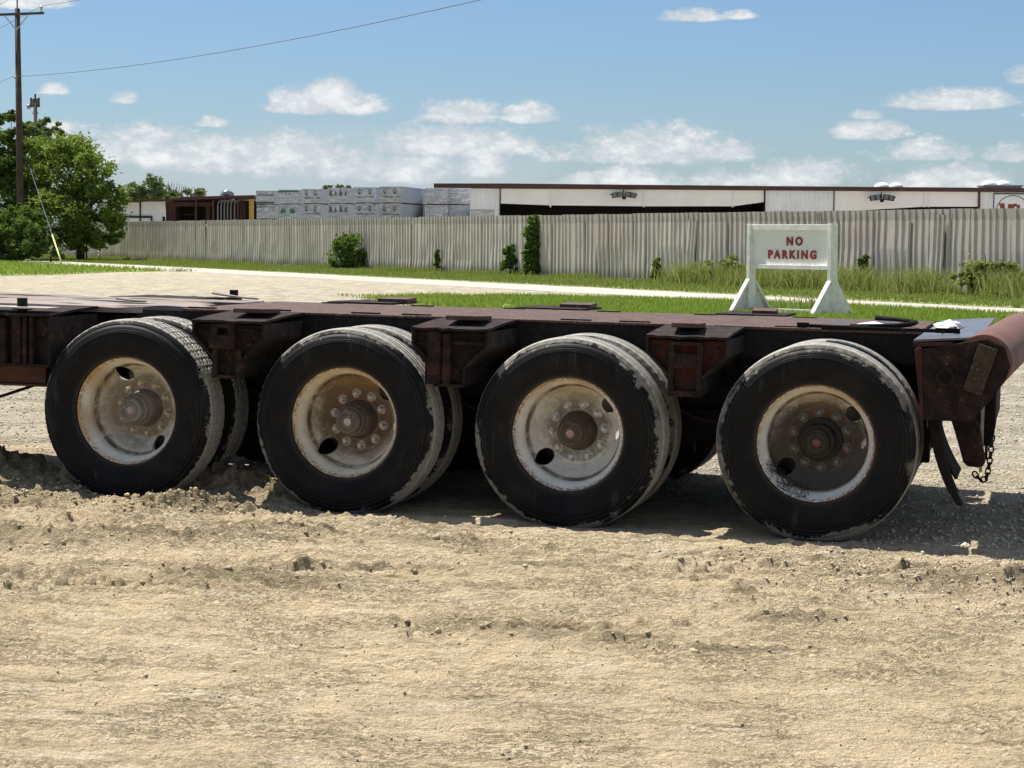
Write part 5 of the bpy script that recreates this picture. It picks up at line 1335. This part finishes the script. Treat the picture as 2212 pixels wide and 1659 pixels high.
for px, py in ((1343, 422), (1896, 428)):
    fl = MB().box((-.9, -.03, -.03), (.9, .03, .03)).tube([(0, 0, 0), (0, .2, .35)], .03, 6).build('floodlight', M_GREASE, wb, loc=(Bp(px), -.42, bz(py, px)))
    for s, rx in ((-1, 8), (1, -8)):
        Mh = Matrix.Translation((s*.42, -.1, 0)) @ Matrix.Rotation(R(-rx), 4, 'Y')
        for q in ((-.36, -.15, -.17, .36, .05, -.13), (-.36, -.15, .13, .36, .05, .17), (-.36, -.15, -.17, -.32, .05, .17), (.32, -.15, -.17, .36, .05, .17), (-.02, -.15, -.17, .02, .05, .17)):
            MB().box(q[:3], q[3:], Mh).build('lamp_guard', M_GREASE, fl)
        MB().box((-.3, -.05, -.12), (.3, .03, .12), Mh).build('lamp_glass', M_GLINT, fl)
    MB().box((-.1, -.12, -.28), (.12, .05, -.08)).build('sensor', M_GREASE, fl)
# emblem panel at the right end
k = YB/FPX
ex0, ex1 = Bp(2138), Bp(2222); ez1 = bz(419, 2180); ez0 = bz(500, 2180); ecx = (ex0+ex1)/2
MB().box((ex0, -.12, ez0), (ex1, -.06, ez1)).build('emblem_board', M_WHITEM, wb)
mb = MB(); 
for q in ((ex0, ez1-.05, ex1, ez1), (ex0, ez0, ex0+.05, ez1-.05), (ex1-.05, ez0, ex1, ez1-.05)): mb.box((q[0], -.15, q[1]), (q[2], -.121, q[3]))
mb.build('emblem_frame', M_GREASE, wb)
mb = MB(); rr_ = (ex1-ex0)/2*.88; cz_ = ez1-.1-rr_
ringp(mb, ecx, cz_, rr_, rr_, .055, 48); mb.v = [(x, -.128, z) for x, y, z in mb.v]; mb.build('emblem_ring', M_PRINTK, wb)
def ez(pyz): return 1.51+(517+.007*1074-(410+pyz/11.06)*.9217)*k
def ex_(pxz): return ((2200+pxz/11.06)*.9217-PW/2)*k-wx
mb = MB()
for poly in ([(1470, 745), (1610, 745), (1625, 880), (1500, 880), (1495, 810), (1472, 795)], [(1705, 762), (1850, 765), (1880, 745), (1915, 750), (1960, 790), (2010, 775), (2010, 870), (1945, 870), (1930, 835), (1900, 822), (1870, 840), (1860, 870), (1695, 878)]):
    poly = poly[::-1]; V = [(ex_(a), -.132, ez(b_)) for a, b_ in poly]; mb.add(V, [tuple(range(len(V)))])
    
bot = ez(875)
for a, b_ in ((1500, 1625), (1695, 1860), (1945, 2010)): mb.add([(ex_(a), -.131, bot-.9), (ex_(b_), -.131, bot-.9), (ex_(b_), -.131, bot+.02), (ex_(a), -.131, bot+.02)], [(0, 1, 2, 3)])
mb.build('emblem_letters', simple('red_brown_emblem', (.26, .055, .03), (.17, .035, .02), .6, 2), wb)
# roof domes
def dome(px, py, wpx, Yd, label, curb=False):
    c0 = at(px, py, Yd); k = Yd/FPX; r = wpx*k/2
    e = empty('skylight_dome', (c0.x, Yd, RZ-.1)); tag(e, label, 'skylight')
    hb = c0.z-(RZ-.1); pr = [(r*math.cos(a), .62*r*math.sin(a)) for a in np.linspace(0, math.pi/2, 8)]
    mb = MB().lathe(pr, 20); mb.v = [(x, z, y+hb) for x, y, z in mb.v]; mb.f = [f[::-1] for f in mb.f]; mb.build('dome', M_DOME, e, True)
    MB().tube([(0, 0, -.1), (0, 0, hb+.01)], r*1.02, 20).build('curb', M_GALV, e, True, 40)
dome(1905, 404.5, 34, 136, 'left white skylight dome of the pair on the middle of the roof'); dome(1935, 404.5, 32, 136, 'right white skylight dome of the pair on the middle of the roof')
cb = empty('roof_curb', (bx_(2152)*136/YB, 136, RZ-.1)); tag(cb, 'grey box curb under two white domes at the right end of the roof', 'roof box')
MB().box((-39*.0313, -1, -.1), (39*.0313, 1, .34)).build('curb_box', M_FENCE, cb); MB().box((-42*.0313, -1.1, .34), (42*.0313, 1.1, .42)).build('curb_lid', M_GALV, cb)
dome(2137, 400.5, 36, 136.0, 'left white dome on the grey roof box at the right end'); dome(2166, 400.5, 34, 136.0, 'right white dome on the grey roof box at the right end')

# small rock and clod things near the wheel
def rock(x, y, r, label, mt, sq=.75, seed=1):
    n1, n2 = 14, 9; V = []; rr = np.random.default_rng(seed); 
    for j in range(n2+1):
        for i in range(n1):
            th = math.pi*j/n2; ph = 2*math.pi*i/n1; d = Vector((math.sin(th)*math.cos(ph), math.sin(th)*math.sin(ph), math.cos(th)))
            f = .8+.45*float(vnoise(np.array(d.x*1.8+seed), np.array(d.y*1.8+d.z*2.3), seed)); V.append(Vector((d.x*1.1, d.y*.8, d.z*sq))*r*f)
    Fc = [(j*n1+i, (j+1)*n1+i, (j+1)*n1+(i+1) % n1, j*n1+(i+1) % n1) for j in range(n2) for i in range(n1)]
    z = float(height(np.array([x]), np.array([y]))[0][0])
    o = MB().add(V, Fc).build('mud_clod', mt, None, True, loc=(x, y, z+r*.25)); return tag(o, label, 'mud clod')
MC = simple('pale_mud', (.36, .30, .19), (.27, .22, .14), .95, 14, .9, bd=.02)
rock(-2.44, 11.40, .075, 'pale rounded clod of mud against the leftmost tyre', MC, .9, 2)
rock(-1.93, 11.36, .065, 'wide low lump of mud at the right foot of the leftmost tyre', MC, .5, 3)
print('objects', len(bpy.data.objects))
